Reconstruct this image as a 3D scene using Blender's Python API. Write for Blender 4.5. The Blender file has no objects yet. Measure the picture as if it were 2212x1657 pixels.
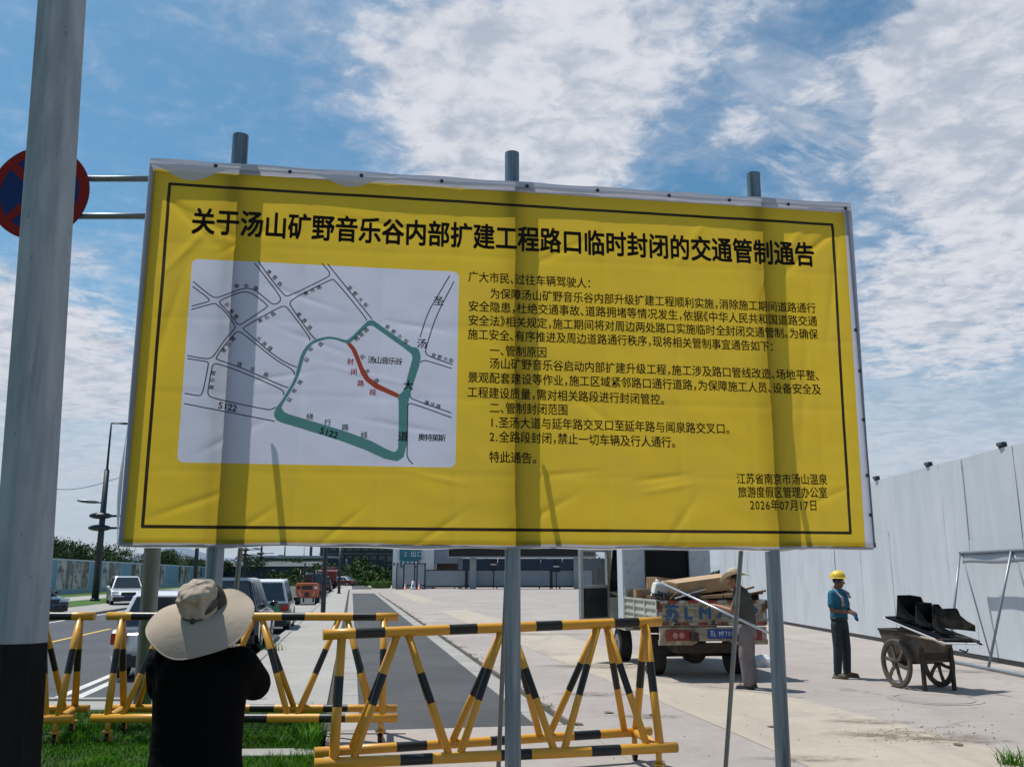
import bpy, bmesh, math, random
from mathutils import Vector, Matrix, noise
from mathutils.geometry import tessellate_polygon

random.seed(7)
C = bpy.context.scene.collection
SC = bpy.context.scene
R = math.radians

# ------------------------------------------------------------------ camera
F = 1950.0
TH = math.atan(413 / 1950)
EYE = 1.68
cam_d = bpy.data.cameras.new('camera')
cam = bpy.data.objects.new('camera', cam_d)
C.objects.link(cam)
cam.location = (0, 0, EYE)
cam.rotation_euler = (math.pi / 2 + TH, 0, 0)
cam_d.sensor_width = 36
cam_d.lens = F / 2212 * 36
cam_d.clip_start = 0.05
cam_d.clip_end = 6000
SC.camera = cam
SC.view_settings.view_transform = 'Standard'
SC.view_settings.look = 'None'
SC.view_settings.exposure = 0.0
SC.view_settings.gamma = 1.0
SC.view_settings.use_curve_mapping = False
SC.cycles.max_bounces = 8
SC.cycles.use_denoising = True

ts, tc = math.sin(TH), math.cos(TH)


def ray(x, y):
    u = (x - 1106) / F
    v = (828.5 - y) / F
    return Vector((u, tc - v * ts, ts + v * tc))


def at(x, y, Y):
    """world point seen at (x, y) of the 2212 px wide photograph, at world depth Y"""
    r = ray(x, y)
    t = Y / r.y
    return Vector((r.x * t, Y, EYE + r.z * t))


def gnd(x, y, z=0.0):
    r = ray(x, y)
    t = (z - EYE) / r.z
    return Vector((r.x * t, r.y * t, z))


def st(s, n, z=0.0):
    """street frame: s metres along the street, n metres to its right"""
    return Vector((.985 * n - .1715 * s, .985 * s + .1715 * n, z))


STREET = math.atan2(.1715, .985)

# ------------------------------------------------------------------ sun, sky
SUN = Vector((-.346, .204, .913)).normalized()
sun_d = bpy.data.lights.new('sun', 'SUN')
sun_d.energy = 4.9
sun_d.angle = R(.53)
sun_d.color = (1, .955, .88)
sun = bpy.data.objects.new('sun', sun_d)
C.objects.link(sun)
sun.rotation_euler = SUN.to_track_quat('Z', 'Y').to_euler()
sun.location = (0, 0, 50)

W = bpy.data.worlds.new('World')
SC.world = W
W.use_nodes = True
wt = W.node_tree
wt.nodes.clear()


class Net:
    """tiny helper to write node maths"""

    def __init__(s, tree):
        s.t = tree

    def n(s, kind, **kw):
        nd = s.t.nodes.new(kind)
        for k, v in kw.items():
            setattr(nd, k, v)
        return nd

    def link(s, a, b):
        if isinstance(a, (int, float)):
            b.default_value = a
        elif isinstance(a, (tuple, list)):
            b.default_value = a
        else:
            s.t.links.new(a, b)

    def m(s, op, a, b=0.0, c=0.0, clamp=False):
        nd = s.n('ShaderNodeMath', operation=op, use_clamp=clamp)
        s.link(a, nd.inputs[0])
        s.link(b, nd.inputs[1])
        if op in ('MULTIPLY_ADD', 'SMOOTH_MIN', 'SMOOTH_MAX', 'COMPARE'):
            s.link(c, nd.inputs[2])
        return nd.outputs[0]

    def v(s, op, a, b=(0, 0, 0), out=0):
        nd = s.n('ShaderNodeVectorMath', operation=op)
        s.link(a, nd.inputs[0])
        s.link(b, nd.inputs[1])
        return nd.outputs[out]

    def rng(s, x, a, b, c=0.0, d=1.0, smooth=True):
        nd = s.n('ShaderNodeMapRange', interpolation_type='SMOOTHSTEP' if smooth else 'LINEAR')
        s.link(x, nd.inputs[0])
        for i, q in enumerate((a, b, c, d)):
            s.link(q, nd.inputs[i + 1])
        return nd.outputs[0]

    def noise(s, vec, scale, detail=3, rough=.5, dist=0.0, out=0):
        nd = s.n('ShaderNodeTexNoise')
        s.link(vec, nd.inputs['Vector'])
        nd.inputs['Scale'].default_value = scale
        nd.inputs['Detail'].default_value = detail
        nd.inputs['Roughness'].default_value = rough
        nd.inputs['Distortion'].default_value = dist
        return nd.outputs[out]

    def mix(s, f, a, b):
        nd = s.n('ShaderNodeMix', data_type='RGBA')
        s.link(f, nd.inputs[0])
        s.link(a, nd.inputs[6])
        s.link(b, nd.inputs[7])
        return nd.outputs[2]

    def comb(s, x, y, z=0.0):
        nd = s.n('ShaderNodeCombineXYZ')
        for i, q in enumerate((x, y, z)):
            s.link(q, nd.inputs[i])
        return nd.outputs[0]

    def sep(s, vec):
        nd = s.n('ShaderNodeSeparateXYZ')
        s.link(vec, nd.inputs[0])
        return nd.outputs


def c4(c):
    return (c[0], c[1], c[2], 1.0)


N = Net(wt)
sky = N.n('ShaderNodeTexSky', sky_type='NISHITA', sun_disc=False)
sky.sun_elevation = math.asin(SUN.z)
sky.sun_rotation = math.atan2(SUN.x, SUN.y)
sky.air_density = 1.0
sky.dust_density = 1.2
sky.ozone_density = 3.0
sky_col = N.v('MULTIPLY', sky.outputs[0], (.064, .104, .109))
dirv = N.n('ShaderNodeTexCoord').outputs['Generated']
dx, dy, dz = N.sep(dirv)
zz = N.m('ADD', N.m('MAXIMUM', dz, 0.0), .10)
pu = N.m('DIVIDE', dx, zz)
pv = N.m('DIVIDE', dy, zz)
plane = N.comb(pu, pv)
# rotated and stretched copy for the combed high cloud
pa = N.m('ADD', N.m('MULTIPLY', pu, .80), N.m('MULTIPLY', pv, .55))
pb = N.m('SUBTRACT', N.m('MULTIPLY', pv, .80), N.m('MULTIPLY', pu, .55))
combed = N.comb(N.m('MULTIPLY', pa, .45), N.m('MULTIPLY', pb, 1.6))


def blob(x, y, rx, ry, w, soft=0.0, rot=0.0):
    """soft cloud bank around one direction of the sky"""
    d = ray(x, y).normalized()
    ddx = N.m('SUBTRACT', dx, d.x)
    ddz = N.m('SUBTRACT', dz, d.z)
    if rot:
        ca, sa = math.cos(rot), math.sin(rot)
        ddx, ddz = (N.m('ADD', N.m('MULTIPLY', ddx, ca), N.m('MULTIPLY', ddz, sa)),
                    N.m('SUBTRACT', N.m('MULTIPLY', ddz, ca), N.m('MULTIPLY', ddx, sa)))
    ex = N.m('DIVIDE', ddx, rx / F)
    ez = N.m('DIVIDE', ddz, ry / F)
    fy = N.m('GREATER_THAN', dy, 0.0)
    r = N.m('SQRT', N.m('ADD', N.m('MULTIPLY', ex, ex), N.m('MULTIPLY', ez, ez)))
    return N.m('MULTIPLY', N.m('MULTIPLY', N.rng(r, 1.0, soft), w), fy)


wob = N.noise(plane, 1.6, 5, .6, 0.0)
big = N.noise(plane, 1.1, 6, .62, .3)
mid = N.noise(plane, 4.2, 7, .62, .5)
fine = N.noise(combed, 9.0, 5, .6, .4)
mask = None
for b in [(1080, 270, 400, 300, .52, .15), (1380, 90, 480, 260, .38, .1), (880, 60, 260, 180, .24, 0), (1250, 400, 300, 120, .2, 0),
          (2130, 180, 230, 270, .75, .25), (2360, 60, 360, 420, .7, .2),
          (1600, 290, 180, 90, .34, 0, .5), (1830, 160, 160, 90, .36, 0, .5),
          (560, 20, 260, 110, .22, 0), (700, 210, 120, 60, .12, 0),
          (1700, 450, 500, 110, .26, 0, .5), (2060, 640, 460, 300, .46, 0),
          (40, 780, 420, 260, .60, 0), (160, 560, 200, 60, .18, 0, .4)]:
    q = blob(*b)
    mask = q if mask is None else N.m('ADD', mask, q)
dens = N.m('ADD', N.m('ADD', N.m('MULTIPLY', big, .5), N.m('MULTIPLY', mid, .42)), N.m('MULTIPLY', fine, .16))
dens = N.m('ADD', dens, mask)
puff = N.noise(plane, 15.0, 6, .62, .3)
dens = N.m('ADD', dens, N.m('MULTIPLY', N.m('SUBTRACT', puff, .5), .52))
cov = N.rng(dens, .62, .98)
# veil that thickens towards the horizon
veil = N.m('MULTIPLY', N.rng(dz, .36, .07), N.rng(N.noise(plane, .8, 5, .6), .25, .62, .70, 1.0))
veil = N.m('MULTIPLY', veil, .97)
thin = N.m('MULTIPLY', N.rng(dens, .46, .92), .46)
streak = N.m('MULTIPLY', N.rng(N.noise(combed, 2.3, 8, .66, .9), .47, .68), .74)
streak = N.m('MULTIPLY', streak, N.m('MINIMUM', N.m('ADD', blob(1750, 400, 900, 480, 1.0, 0), .12), 1.0))
thin = N.m('MAXIMUM', thin, streak)
cov2 = N.m('MAXIMUM', N.m('MAXIMUM', cov, thin), veil)
lump = N.noise(plane, 6.5, 6, .6, .3)
shade = N.rng(N.m('ADD', N.m('MULTIPLY', lump, .40), N.m('ADD', N.m('MULTIPLY', big, .22), N.m('MULTIPLY', puff, .38))), .40, .58)
cloud_hi = (.71, .73, .79, 1)
cloud_lo = (.44, .50, .60, 1)
ccol = N.mix(shade, cloud_lo, cloud_hi)
hcol = N.mix(N.rng(dz, .28, .0), ccol, (.50, .565, .66, 1))
final = N.mix(cov2, sky_col, hcol)
# below the horizon the world is plain dim earth light
final = N.mix(N.rng(dz, -.02, -.12), final, (.12, .12, .11, 1))
bg = N.n('ShaderNodeBackground')
bg.inputs['Strength'].default_value = 1.0
wt.links.new(final, bg.inputs['Color'])
wo = N.n('ShaderNodeOutputWorld')
wt.links.new(bg.outputs[0], wo.inputs[0])


# ------------------------------------------------------------------ materials
MATS = {}


def mat(name, col, rough=.6, metal=0.0, nscale=0.0, namt=.15, detail=4, bump=0.0, bscale=40.0,
        col2=None, coat=0.0, coord='Object', spec=.5, emit=None, stretch=None, lo=.35, hi=.65):
    if name in MATS:
        return MATS[name]
    m = bpy.data.materials.new(name)
    m.use_nodes = True
    t = m.node_tree
    b = t.nodes['Principled BSDF']
    n = Net(t)
    b.inputs['Roughness'].default_value = rough
    b.inputs['Metallic'].default_value = metal
    b.inputs['Specular IOR Level'].default_value = spec
    b.inputs['Coat Weight'].default_value = coat
    b.inputs['Coat Roughness'].default_value = .08
    if coord == 'World':
        vec = n.n('ShaderNodeNewGeometry').outputs['Position']
    else:
        vec = n.n('ShaderNodeTexCoord').outputs['Object']
    if stretch:
        vec = n.v('MULTIPLY', vec, stretch)
    if nscale:
        c2 = col2 if col2 else tuple(max(0, q * (1 - namt * 2)) for q in col)
        f = n.rng(n.noise(vec, nscale, detail, .6), lo, hi)
        if not col2:
            f2 = n.noise(vec, nscale * 6.3, 3, .6)
            f = n.m('ADD', n.m('MULTIPLY', f, .65), n.m('MULTIPLY', f2, .35))
        t.links.new(n.mix(f, c4(c2), c4(col)), b.inputs['Base Color'])
    else:
        b.inputs['Base Color'].default_value = c4(col)
    if bump:
        bp = n.n('ShaderNodeBump')
        bp.inputs['Strength'].default_value = 1.0
        bp.inputs['Distance'].default_value = bump
        t.links.new(n.noise(vec, bscale, 4, .6), bp.inputs['Height'])
        t.links.new(bp.outputs[0], b.inputs['Normal'])
    if emit:
        b.inputs['Emission Color'].default_value = c4(emit[0])
        b.inputs['Emission Strength'].default_value = emit[1]
    MATS[name] = m
    return m


# ------------------------------------------------------------------ mesh helpers
def V(*a):
    return Vector(a)


class MB:
    """collects geometry, then links it as ONE mesh object"""

    def __init__(s):
        s.v = []
        s.f = []
        s.mi = []
        s.sm = []

    def add(s, vs, fs, mi=0, smooth=False):
        o = len(s.v)
        s.v += [tuple(p) for p in vs]
        for f in fs:
            s.f.append(tuple(i + o for i in f))
            s.mi.append(mi)
            s.sm.append(smooth)

    def box(s, c, d, mi=0, rz=0.0, M=None):
        hx, hy, hz = d[0] / 2, d[1] / 2, d[2] / 2
        vs = [Vector((sx * hx, sy * hy, sz * hz)) for sx in (-1, 1) for sy in (-1, 1) for sz in (-1, 1)]
        if rz:
            vs = [Matrix.Rotation(rz, 3, 'Z') @ p for p in vs]
        if M is not None:
            vs = [M @ p for p in vs]
        vs = [p + Vector(c) for p in vs]
        s.add(vs, [(0, 1, 3, 2), (4, 6, 7, 5), (0, 4, 5, 1), (2, 3, 7, 6), (0, 2, 6, 4), (1, 5, 7, 3)], mi)

    def hexa(s, p, mi=0):
        """8 corners: bottom ring 4, top ring 4"""
        s.add(p, [(3, 2, 1, 0), (4, 5, 6, 7), (0, 1, 5, 4), (1, 2, 6, 5), (2, 3, 7, 6), (3, 0, 4, 7)], mi)

    def tube(s, a, b, r0, r1=None, seg=12, mi=0, caps=True, smooth=True, cuts=None, phase=0.0):
        """tube from a to b; cuts = [(t, material)...] bands along it"""
        a, b = Vector(a), Vector(b)
        r1 = r0 if r1 is None else r1
        d = (b - a)
        if d.length < 1e-7:
            return
        z = d.normalized()
        x = z.orthogonal().normalized() if abs(z.z) < .99 else Vector((1, 0, 0))
        y = z.cross(x).normalized()
        ts_ = [0.0, 1.0]
        mats_ = [mi]
        if cuts:
            ts_ = [0.0] + [c[0] for c in cuts] + [1.0]
            mats_ = [mi] + [c[1] for c in cuts]
        vs = []
        for t in ts_:
            c = a + d * t
            r = r0 + (r1 - r0) * t
            for k in range(seg):
                an = 2 * math.pi * k / seg + phase
                vs.append(c + (x * math.cos(an) + y * math.sin(an)) * r)
        o = len(s.v)
        s.v += [tuple(p) for p in vs]
        for i in range(len(ts_) - 1):
            for k in range(seg):
                k2 = (k + 1) % seg
                s.f.append((o + i * seg + k, o + i * seg + k2, o + (i + 1) * seg + k2, o + (i + 1) * seg + k))
                s.mi.append(mats_[i])
                s.sm.append(smooth)
        if caps:
            s.f.append(tuple(o + k for k in reversed(range(seg))))
            s.mi.append(mats_[0])
            s.sm.append(False)
            e = o + (len(ts_) - 1) * seg
            s.f.append(tuple(e + k for k in range(seg)))
            s.mi.append(mats_[-1])
            s.sm.append(False)

    def path(s, pts, r, seg=8, mi=0):
        pts = [Vector(p) for p in pts]
        if not isinstance(r, (list, tuple)):
            r = [r] * len(pts)
        o = len(s.v)
        prev = None
        for i, p in enumerate(pts):
            d = (pts[min(i + 1, len(pts) - 1)] - pts[max(i - 1, 0)]).normalized()
            x = d.orthogonal().normalized() if prev is None else (prev - d * prev.dot(d)).normalized()
            prev = x
            y = d.cross(x)
            for k in range(seg):
                an = 2 * math.pi * k / seg
                s.v.append(tuple(p + (x * math.cos(an) + y * math.sin(an)) * r[i]))
        for i in range(len(pts) - 1):
            for k in range(seg):
                k2 = (k + 1) % seg
                s.f.append((o + i * seg + k, o + i * seg + k2, o + (i + 1) * seg + k2, o + (i + 1) * seg + k))
                s.mi.append(mi)
                s.sm.append(True)
        s.f.append(tuple(o + k for k in reversed(range(seg))))
        s.f.append(tuple(o + (len(pts) - 1) * seg + k for k in range(seg)))
        s.mi += [mi, mi]
        s.sm += [False, False]

    def loft(s, rings, seg=16, mi=0, caps=True, smooth=True):
        """rings: (x, y, z, rx, ry) horizontal ellipses"""
        o = len(s.v)
        for (x, y, z, rx, ry) in rings:
            for k in range(seg):
                an = 2 * math.pi * k / seg
                s.v.append((x + rx * math.cos(an), y + ry * math.sin(an), z))
        for i in range(len(rings) - 1):
            for k in range(seg):
                k2 = (k + 1) % seg
                s.f.append((o + i * seg + k, o + i * seg + k2, o + (i + 1) * seg + k2, o + (i + 1) * seg + k))
                s.mi.append(mi)
                s.sm.append(smooth)
        if caps:
            s.f.append(tuple(o + k for k in reversed(range(seg))))
            s.f.append(tuple(o + (len(rings) - 1) * seg + k for k in range(seg)))
            s.mi += [mi, mi]
            s.sm += [False, False]

    def ball(s, c, r, seg=12, rings=8, mi=0, M=None):
        c = Vector(c)
        if not isinstance(r, (tuple, list)):
            r = (r, r, r)
        o = len(s.v)
        for i in range(rings + 1):
            ph = math.pi * i / rings
            for k in range(seg):
                an = 2 * math.pi * k / seg
                p = Vector((r[0] * math.sin(ph) * math.cos(an), r[1] * math.sin(ph) * math.sin(an), r[2] * math.cos(ph)))
                if M is not None:
                    p = M @ p
                s.v.append(tuple(c + p))
        for i in range(rings):
            for k in range(seg):
                k2 = (k + 1) % seg
                s.f.append((o + i * seg + k, o + (i + 1) * seg + k, o + (i + 1) * seg + k2, o + i * seg + k2))
                s.mi.append(mi)
                s.sm.append(True)

    def cap(s, a, ra, b, rb, seg=12, mi=0):
        """tapered capsule"""
        s.tube(a, b, ra, rb, seg, mi)
        s.ball(a, ra, seg, 6, mi)
        s.ball(b, rb, seg, 6, mi)

    def prism(s, poly, a, b, plane='xz', mi=0):
        """polygon in a plane, extruded along the third axis from a to b"""
        def put(u, w, t):
            return {'xz': (u, t, w), 'yz': (t, u, w), 'xy': (u, w, t)}[plane]
        n = len(poly)
        vs = [put(u, w, a) for u, w in poly] + [put(u, w, b) for u, w in poly]
        fs = [tuple(range(n)), tuple(reversed(range(n, 2 * n)))]
        fs += [(i, (i + 1) % n, (i + 1) % n + n, i + n)[::-1] for i in range(n)]
        s.add(vs, fs, mi)

    def grid(s, nu, nv, fn, mi=0, smooth=True):
        o = len(s.v)
        for j in range(nv + 1):
            for i in range(nu + 1):
                s.v.append(tuple(fn(i / nu, j / nv)))
        for j in range(nv):
            for i in range(nu):
                a = o + j * (nu + 1) + i
                s.f.append((a, a + 1, a + nu + 2, a + nu + 1))
                s.mi.append(mi)
                s.sm.append(smooth)

    def build(s, name, m, parent=None, world=False, bevel=0.0, fixn=True):
        me = bpy.data.meshes.new(name)
        vs = s.v
        if world and parent is not None:
            inv = Matrix.Translation(parent.location) @ parent.rotation_euler.to_matrix().to_4x4()
            if parent.parent is not None:
                pp = parent.parent
                inv = Matrix.Translation(pp.location) @ pp.rotation_euler.to_matrix().to_4x4() @ inv
            inv = inv.inverted()
            vs = [tuple(inv @ Vector(p)) for p in vs]
        me.from_pydata(vs, [], s.f)
        ms = m if isinstance(m, (list, tuple)) else [m]
        for q in ms:
            me.materials.append(q)
        me.polygons.foreach_set('material_index', s.mi)
        me.polygons.foreach_set('use_smooth', s.sm)
        me.update()
        if fixn and len(s.f) < 60000:
            bm = bmesh.new()
            bm.from_mesh(me)
            bmesh.ops.recalc_face_normals(bm, faces=bm.faces)
            if bevel:
                es = [e for e in bm.edges if len(e.link_faces) == 2 and e.calc_face_angle(0) > .5]
                bmesh.ops.bevel(bm, geom=es, offset=bevel, segments=2, profile=.5, affect='EDGES', clamp_overlap=True)
            bm.to_mesh(me)
            bm.free()
        o = bpy.data.objects.new(name, me)
        C.objects.link(o)
        if parent is not None:
            o.parent = parent
        return o


def thing(name, label, cat, loc=(0, 0, 0), rz=0.0, group=None):
    o = bpy.data.objects.new(name, None)
    C.objects.link(o)
    o.location = loc
    o.rotation_euler = (0, 0, rz)
    o.empty_display_size = .2
    return tag(o, label, cat, group)


def tag(o, label, cat, group=None, kind=None):
    if label:
        o['label'] = label
    if cat:
        o['category'] = cat
    if group:
        o['group'] = group
    if kind:
        o['kind'] = kind
    return o


def struct(o, label=None, kind='structure'):
    o['kind'] = kind
    if label:
        o['label'] = label
    return o


def dup(root, loc, rz=0.0, label=None, group=None):
    r = root.copy()
    C.objects.link(r)
    r.location = loc
    r.rotation_euler = (0, 0, rz)
    if label:
        r['label'] = label
    if group:
        r['group'] = group
    for ch in list(root.children):
        c = ch.copy()
        C.objects.link(c)
        c.parent = r
        for g in list(ch.children):
            d = g.copy()
            C.objects.link(d)
            d.parent = c
    return r


def remesh(mb, name, m, parent, voxel=.009, it=3, world=False):
    """fuse overlapping solids into one continuous skin"""
    o = mb.build(name, m, None, fixn=True)
    md = o.modifiers.new('r', 'REMESH')
    md.mode = 'VOXEL'
    md.voxel_size = voxel
    md.use_smooth_shade = True
    sm = o.modifiers.new('s', 'SMOOTH')
    sm.factor = .5
    sm.iterations = it
    dg = bpy.context.evaluated_depsgraph_get()
    me = bpy.data.meshes.new_from_object(o.evaluated_get(dg))
    me.name = name
    old = o.data
    o.modifiers.clear()
    o.data = me
    bpy.data.meshes.remove(old)
    if not me.materials:
        me.materials.append(m)
    me.polygons.foreach_set('use_smooth', [True] * len(me.polygons))
    if parent is not None:
        o.parent = parent
    return o


# ------------------------------------------------------------------ lettering
GLYPH = {}


def glyph(ch, bold=0.0):
    k = (ch, bold)
    if k in GLYPH:
        return GLYPH[k]
    cu = bpy.data.curves.new('lettering', 'FONT')
    cu.body = ch
    cu.size = 1
    cu.offset = bold
    cu.resolution_u = 3
    o = bpy.data.objects.new('lettering', cu)
    C.objects.link(o)
    dg = bpy.context.evaluated_depsgraph_get()
    me = bpy.data.meshes.new_from_object(o.evaluated_get(dg))
    vs = [(q.co.x, q.co.y) for q in me.vertices]
    fs = [tuple(p.vertices) for p in me.polygons]
    bpy.data.objects.remove(o)
    bpy.data.curves.remove(cu)
    bpy.data.meshes.remove(me)
    GLYPH[k] = (vs, fs)
    return GLYPH[k]


PUNCT = '，、：。《》'


def adv(ch):
    if ch in PUNCT:
        return .5
    if ord(ch) < 128:
        return {'.': .30, '1': .56, ' ': .5, 'M': .78, 'L': .56}.get(ch, .58)
    return 1.0

# ================================================================== GROUND
def ground_mat(name, c1, c2, scale, rough=.9, bump=.004, bscale=60, spots=None, c3=None, stainscale=.25, tracks=False):
    m = bpy.data.materials.new(name)
    m.use_nodes = True
    n = Net(m.node_tree)
    b = m.node_tree.nodes['Principled BSDF']
    b.inputs['Roughness'].default_value = rough
    b.inputs['Specular IOR Level'].default_value = .3
    p = n.n('ShaderNodeNewGeometry').outputs['Position']
    f1 = n.rng(n.noise(p, scale, 6, .65, .3), .35, .65)
    col = n.mix(f1, c4(c1), c4(c2))
    f2 = n.rng(n.noise(p, scale * 14, 5, .7), .3, .7)
    col = n.mix(n.m('MULTIPLY', f2, .35), col, c4(tuple(q * .72 for q in c1)))
    grain = n.rng(n.noise(p, 90, 3, .7), .3, .7)
    col = n.mix(n.m('MULTIPLY', grain, .22), col, c4(tuple(min(1, q * 1.25) for q in c2)))
    if c3:
        st1 = n.noise(n.v('MULTIPLY', p, (1, .45, 1)), stainscale, 6, .6, 1.2)
        col = n.mix(n.m('MULTIPLY', n.rng(st1, .53, .66), .75), col, c4(c3))
    if tracks:
        q = n.v('MULTIPLY', p, (1, .16, 1))
        tr = n.rng(n.noise(q, 1.6, 6, .65, .4), .55, .72)
        col = n.mix(n.m('MULTIPLY', tr, .30), col, c4(tuple(v_ * .70 for v_ in c1)))
        vo = n.n('ShaderNodeTexVoronoi', feature='DISTANCE_TO_EDGE')
        vo.inputs['Scale'].default_value = .22
        m.node_tree.links.new(n.v('ADD', p, n.v('MULTIPLY', n.noise(p, 1.3, 5, .6, out=1), (1.2, 1.2, 0))), vo.inputs['Vector'])
        ck = n.rng(vo.outputs['Distance'], .005, .0)
        gate = n.rng(n.noise(p, .3, 3, .5), .50, .58)
        col = n.mix(n.m('MULTIPLY', n.m('MULTIPLY', ck, gate), .45), col, c4((.10, .085, .07)))
    if spots:
        sp = n.rng(n.noise(p, 3.1, 8, .75, .8), .66, .73)
        col = n.mix(n.m('MULTIPLY', sp, .5), col, c4(spots))
    m.node_tree.links.new(col, b.inputs['Base Color'])
    bp = n.n('ShaderNodeBump')
    bp.inputs['Distance'].default_value = bump
    m.node_tree.links.new(n.noise(p, bscale, 5, .7), bp.inputs['Height'])
    m.node_tree.links.new(bp.outputs[0], b.inputs['Normal'])
    return m


M_EARTH = ground_mat('earth', (.05, .075, .025), (.10, .11, .05), .05, bump=.02, bscale=8)
M_CONC = ground_mat('concrete paving', (.288, .254, .238), (.350, .312, .292), .35, spots=(.20, .18, .155), c3=(.36, .32, .29), tracks=True)
M_SAND = ground_mat('dusty yellow paving', (.36, .31, .255), (.42, .365, .30), .6, spots=(.28, .25, .20), c3=(.285, .25, .225), stainscale=.45, tracks=True)
M_WALK = ground_mat('sidewalk concrete', (.30, .285, .27), (.35, .335, .315), .5, spots=(.22, .21, .19))
M_KERB = ground_mat('kerb concrete', (.27, .26, .245), (.33, .315, .30), .9)
M_ASPH = ground_mat('lane asphalt', (.055, .057, .062), (.078, .080, .086), .5, bump=.003, bscale=160, spots=(.12, .12, .118))
M_ROAD = ground_mat('road asphalt', (.062, .066, .075), (.085, .09, .10), .3, bump=.003, bscale=160)
M_PAINT = ground_mat('road paint', (.48, .48, .47), (.58, .58, .57), 2.0)
M_YPAINT = ground_mat('yellow road paint', (.50, .34, .09), (.58, .40, .13), 2.0)
M_SOIL = ground_mat('lawn soil', (.012, .035, .004), (.03, .06, .008), 1.5, bump=.02, bscale=14)
M_VERGE = ground_mat('verge grass', (.03, .085, .008), (.06, .13, .016), 1.2, bump=.03, bscale=14)
M_GROOVE = mat('dirty groove', (.05, .045, .035), .95)


def sheet(name, pts, z, m, thick=.0, kind='structure'):
    mb = MB()
    top = [(p[0], p[1], z) for p in pts]
    n = len(top)
    if thick:
        mb.add(top + [(p[0], p[1], z - thick) for p in pts],
               [tuple(range(n))] + [(i, i + n, (i + 1) % n + n, (i + 1) % n) for i in range(n)])
    else:
        mb.add(top, [tuple(range(n))])
    o = mb.build(name, m)
    if o.data.polygons[0].normal.z < 0:
        o.data.flip_normals()
    o['kind'] = kind
    return o


def srect(s0, s1, n0, n1):
    return [st(s0, n0), st(s0, n1), st(s1, n1), st(s1, n0)]


sheet('ground', [(-2500, -400), (2500, -400), (2500, 4000), (-2500, 4000)], -.16, M_EARTH)
# plaza on the right
pl = [st(-12, 2.6), st(-12, 34), st(150, 60), st(150, 2.6)]
sheet('plaza', pl, 0, M_CONC, .12)
# near apron between lawn and plaza
sheet('apron', [st(-12, -.2), st(-12, 2.6), st(10.7, 2.6), st(10.7, -.2)], -.004, M_CONC, .1)
rb = random.Random(2)
edge_r = [st(-8 + k * 1.0, 6.45 - max(0, min(1, (k - 8) / 50)) * .95 + .10 * noise.noise(Vector((k * .7, 1, 0))) + rb.uniform(-.03, .03)) for k in range(108)]
edge_l = [st(-8 + k * 1.0, 4.15 + .10 * noise.noise(Vector((k * .7, 9, 0))) + rb.uniform(-.03, .03)) for k in range(108)]
sheet('dusty_paving_band', edge_r[:54] + edge_l[:54][::-1], .004, M_SAND)
sheet('dusty_paving_band', edge_r[65:] + edge_l[65:][::-1], .004, M_SAND)
# cycle lane
sheet('cycle_lane', srect(10.7, 88, .16, 2.15), -.012, M_ASPH, .08)
sheet('crossing', srect(88, 112, .16, 2.6), -.012, M_CONC, .08)
sheet('cycle_lane', srect(112, 190, .16, 2.15), -.012, M_ASPH, .08)
sheet('lane_gutter', srect(10.7, 88, 2.15, 2.6), -.03, M_GROOVE, .06)
sheet('lane_gutter', srect(10.7, 110, -.32, .16), -.03, M_GROOVE, .06)
# sidewalk
sheet('sidewalk', srect(12.6, 112, -1.72, -.26), 0, M_WALK, .12)
sheet('sidewalk', srect(112, 190, -1.9, .16), -.01, M_WALK, .12)
# road
sheet('road', [(-70, 12.9), (-3.2, 13.2), st(14, -1.9), st(190, -1.9), st(190, -11.6), st(60, -11.6), st(20, -11.6), (-70, 26)], -.11, M_ROAD, .04)
sheet('bay_paving', srect(39, 57, -6.0, -1.95), -.1, M_WALK)
# road markings
for (s0, s1, n0, n1) in [(14.2, 60, -4.31, -4.17), (13.6, 38, -4.03, -3.88), (27.2, 28.6, -9.7, -8.4)]:
    sheet('lane_marking', srect(s0, s1, n0, n1), -.104, M_PAINT)
for k in range(9):
    sheet('centre_marking', srect(25.8 + k * 13, 33.5 + k * 13, -8.05, -7.90), -.104, M_YPAINT)
for k in range(2):
    sheet('edge_marking', srect(20 + k * 60, 78 + k * 60, -11.38, -11.22), -.104, M_PAINT)
# far side of the road
sheet('far_sidewalk', srect(15, 190, -14.8, -11.75), -.02, M_KERB, .12)
sheet('far_verge', srect(15, 190, -18.0, -14.8), .0, M_VERGE, .12)
sheet('far_path', srect(15, 190, -21.3, -18.0), .004, M_WALK, .12)
sheet('far_verge', srect(15, 190, -24.6, -21.3), .008, M_VERGE, .12)
# lawn
lawn_pts = [(-40, -2), (-.1, -2), st(3, -.26), st(8, -.26), st(12.5, -.26), (-3.6, 12.15), (-40, 12.0)]
sheet('lawn', lawn_pts, .0, M_SOIL, .1)
sheet('gutter_paving', [(-40, 12.0), (-3.6, 12.15), st(12.5, -.26), st(12.8, -1.7), (-4.2, 13.2), (-40, 12.95)], -.02, M_KERB, .1)


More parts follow.
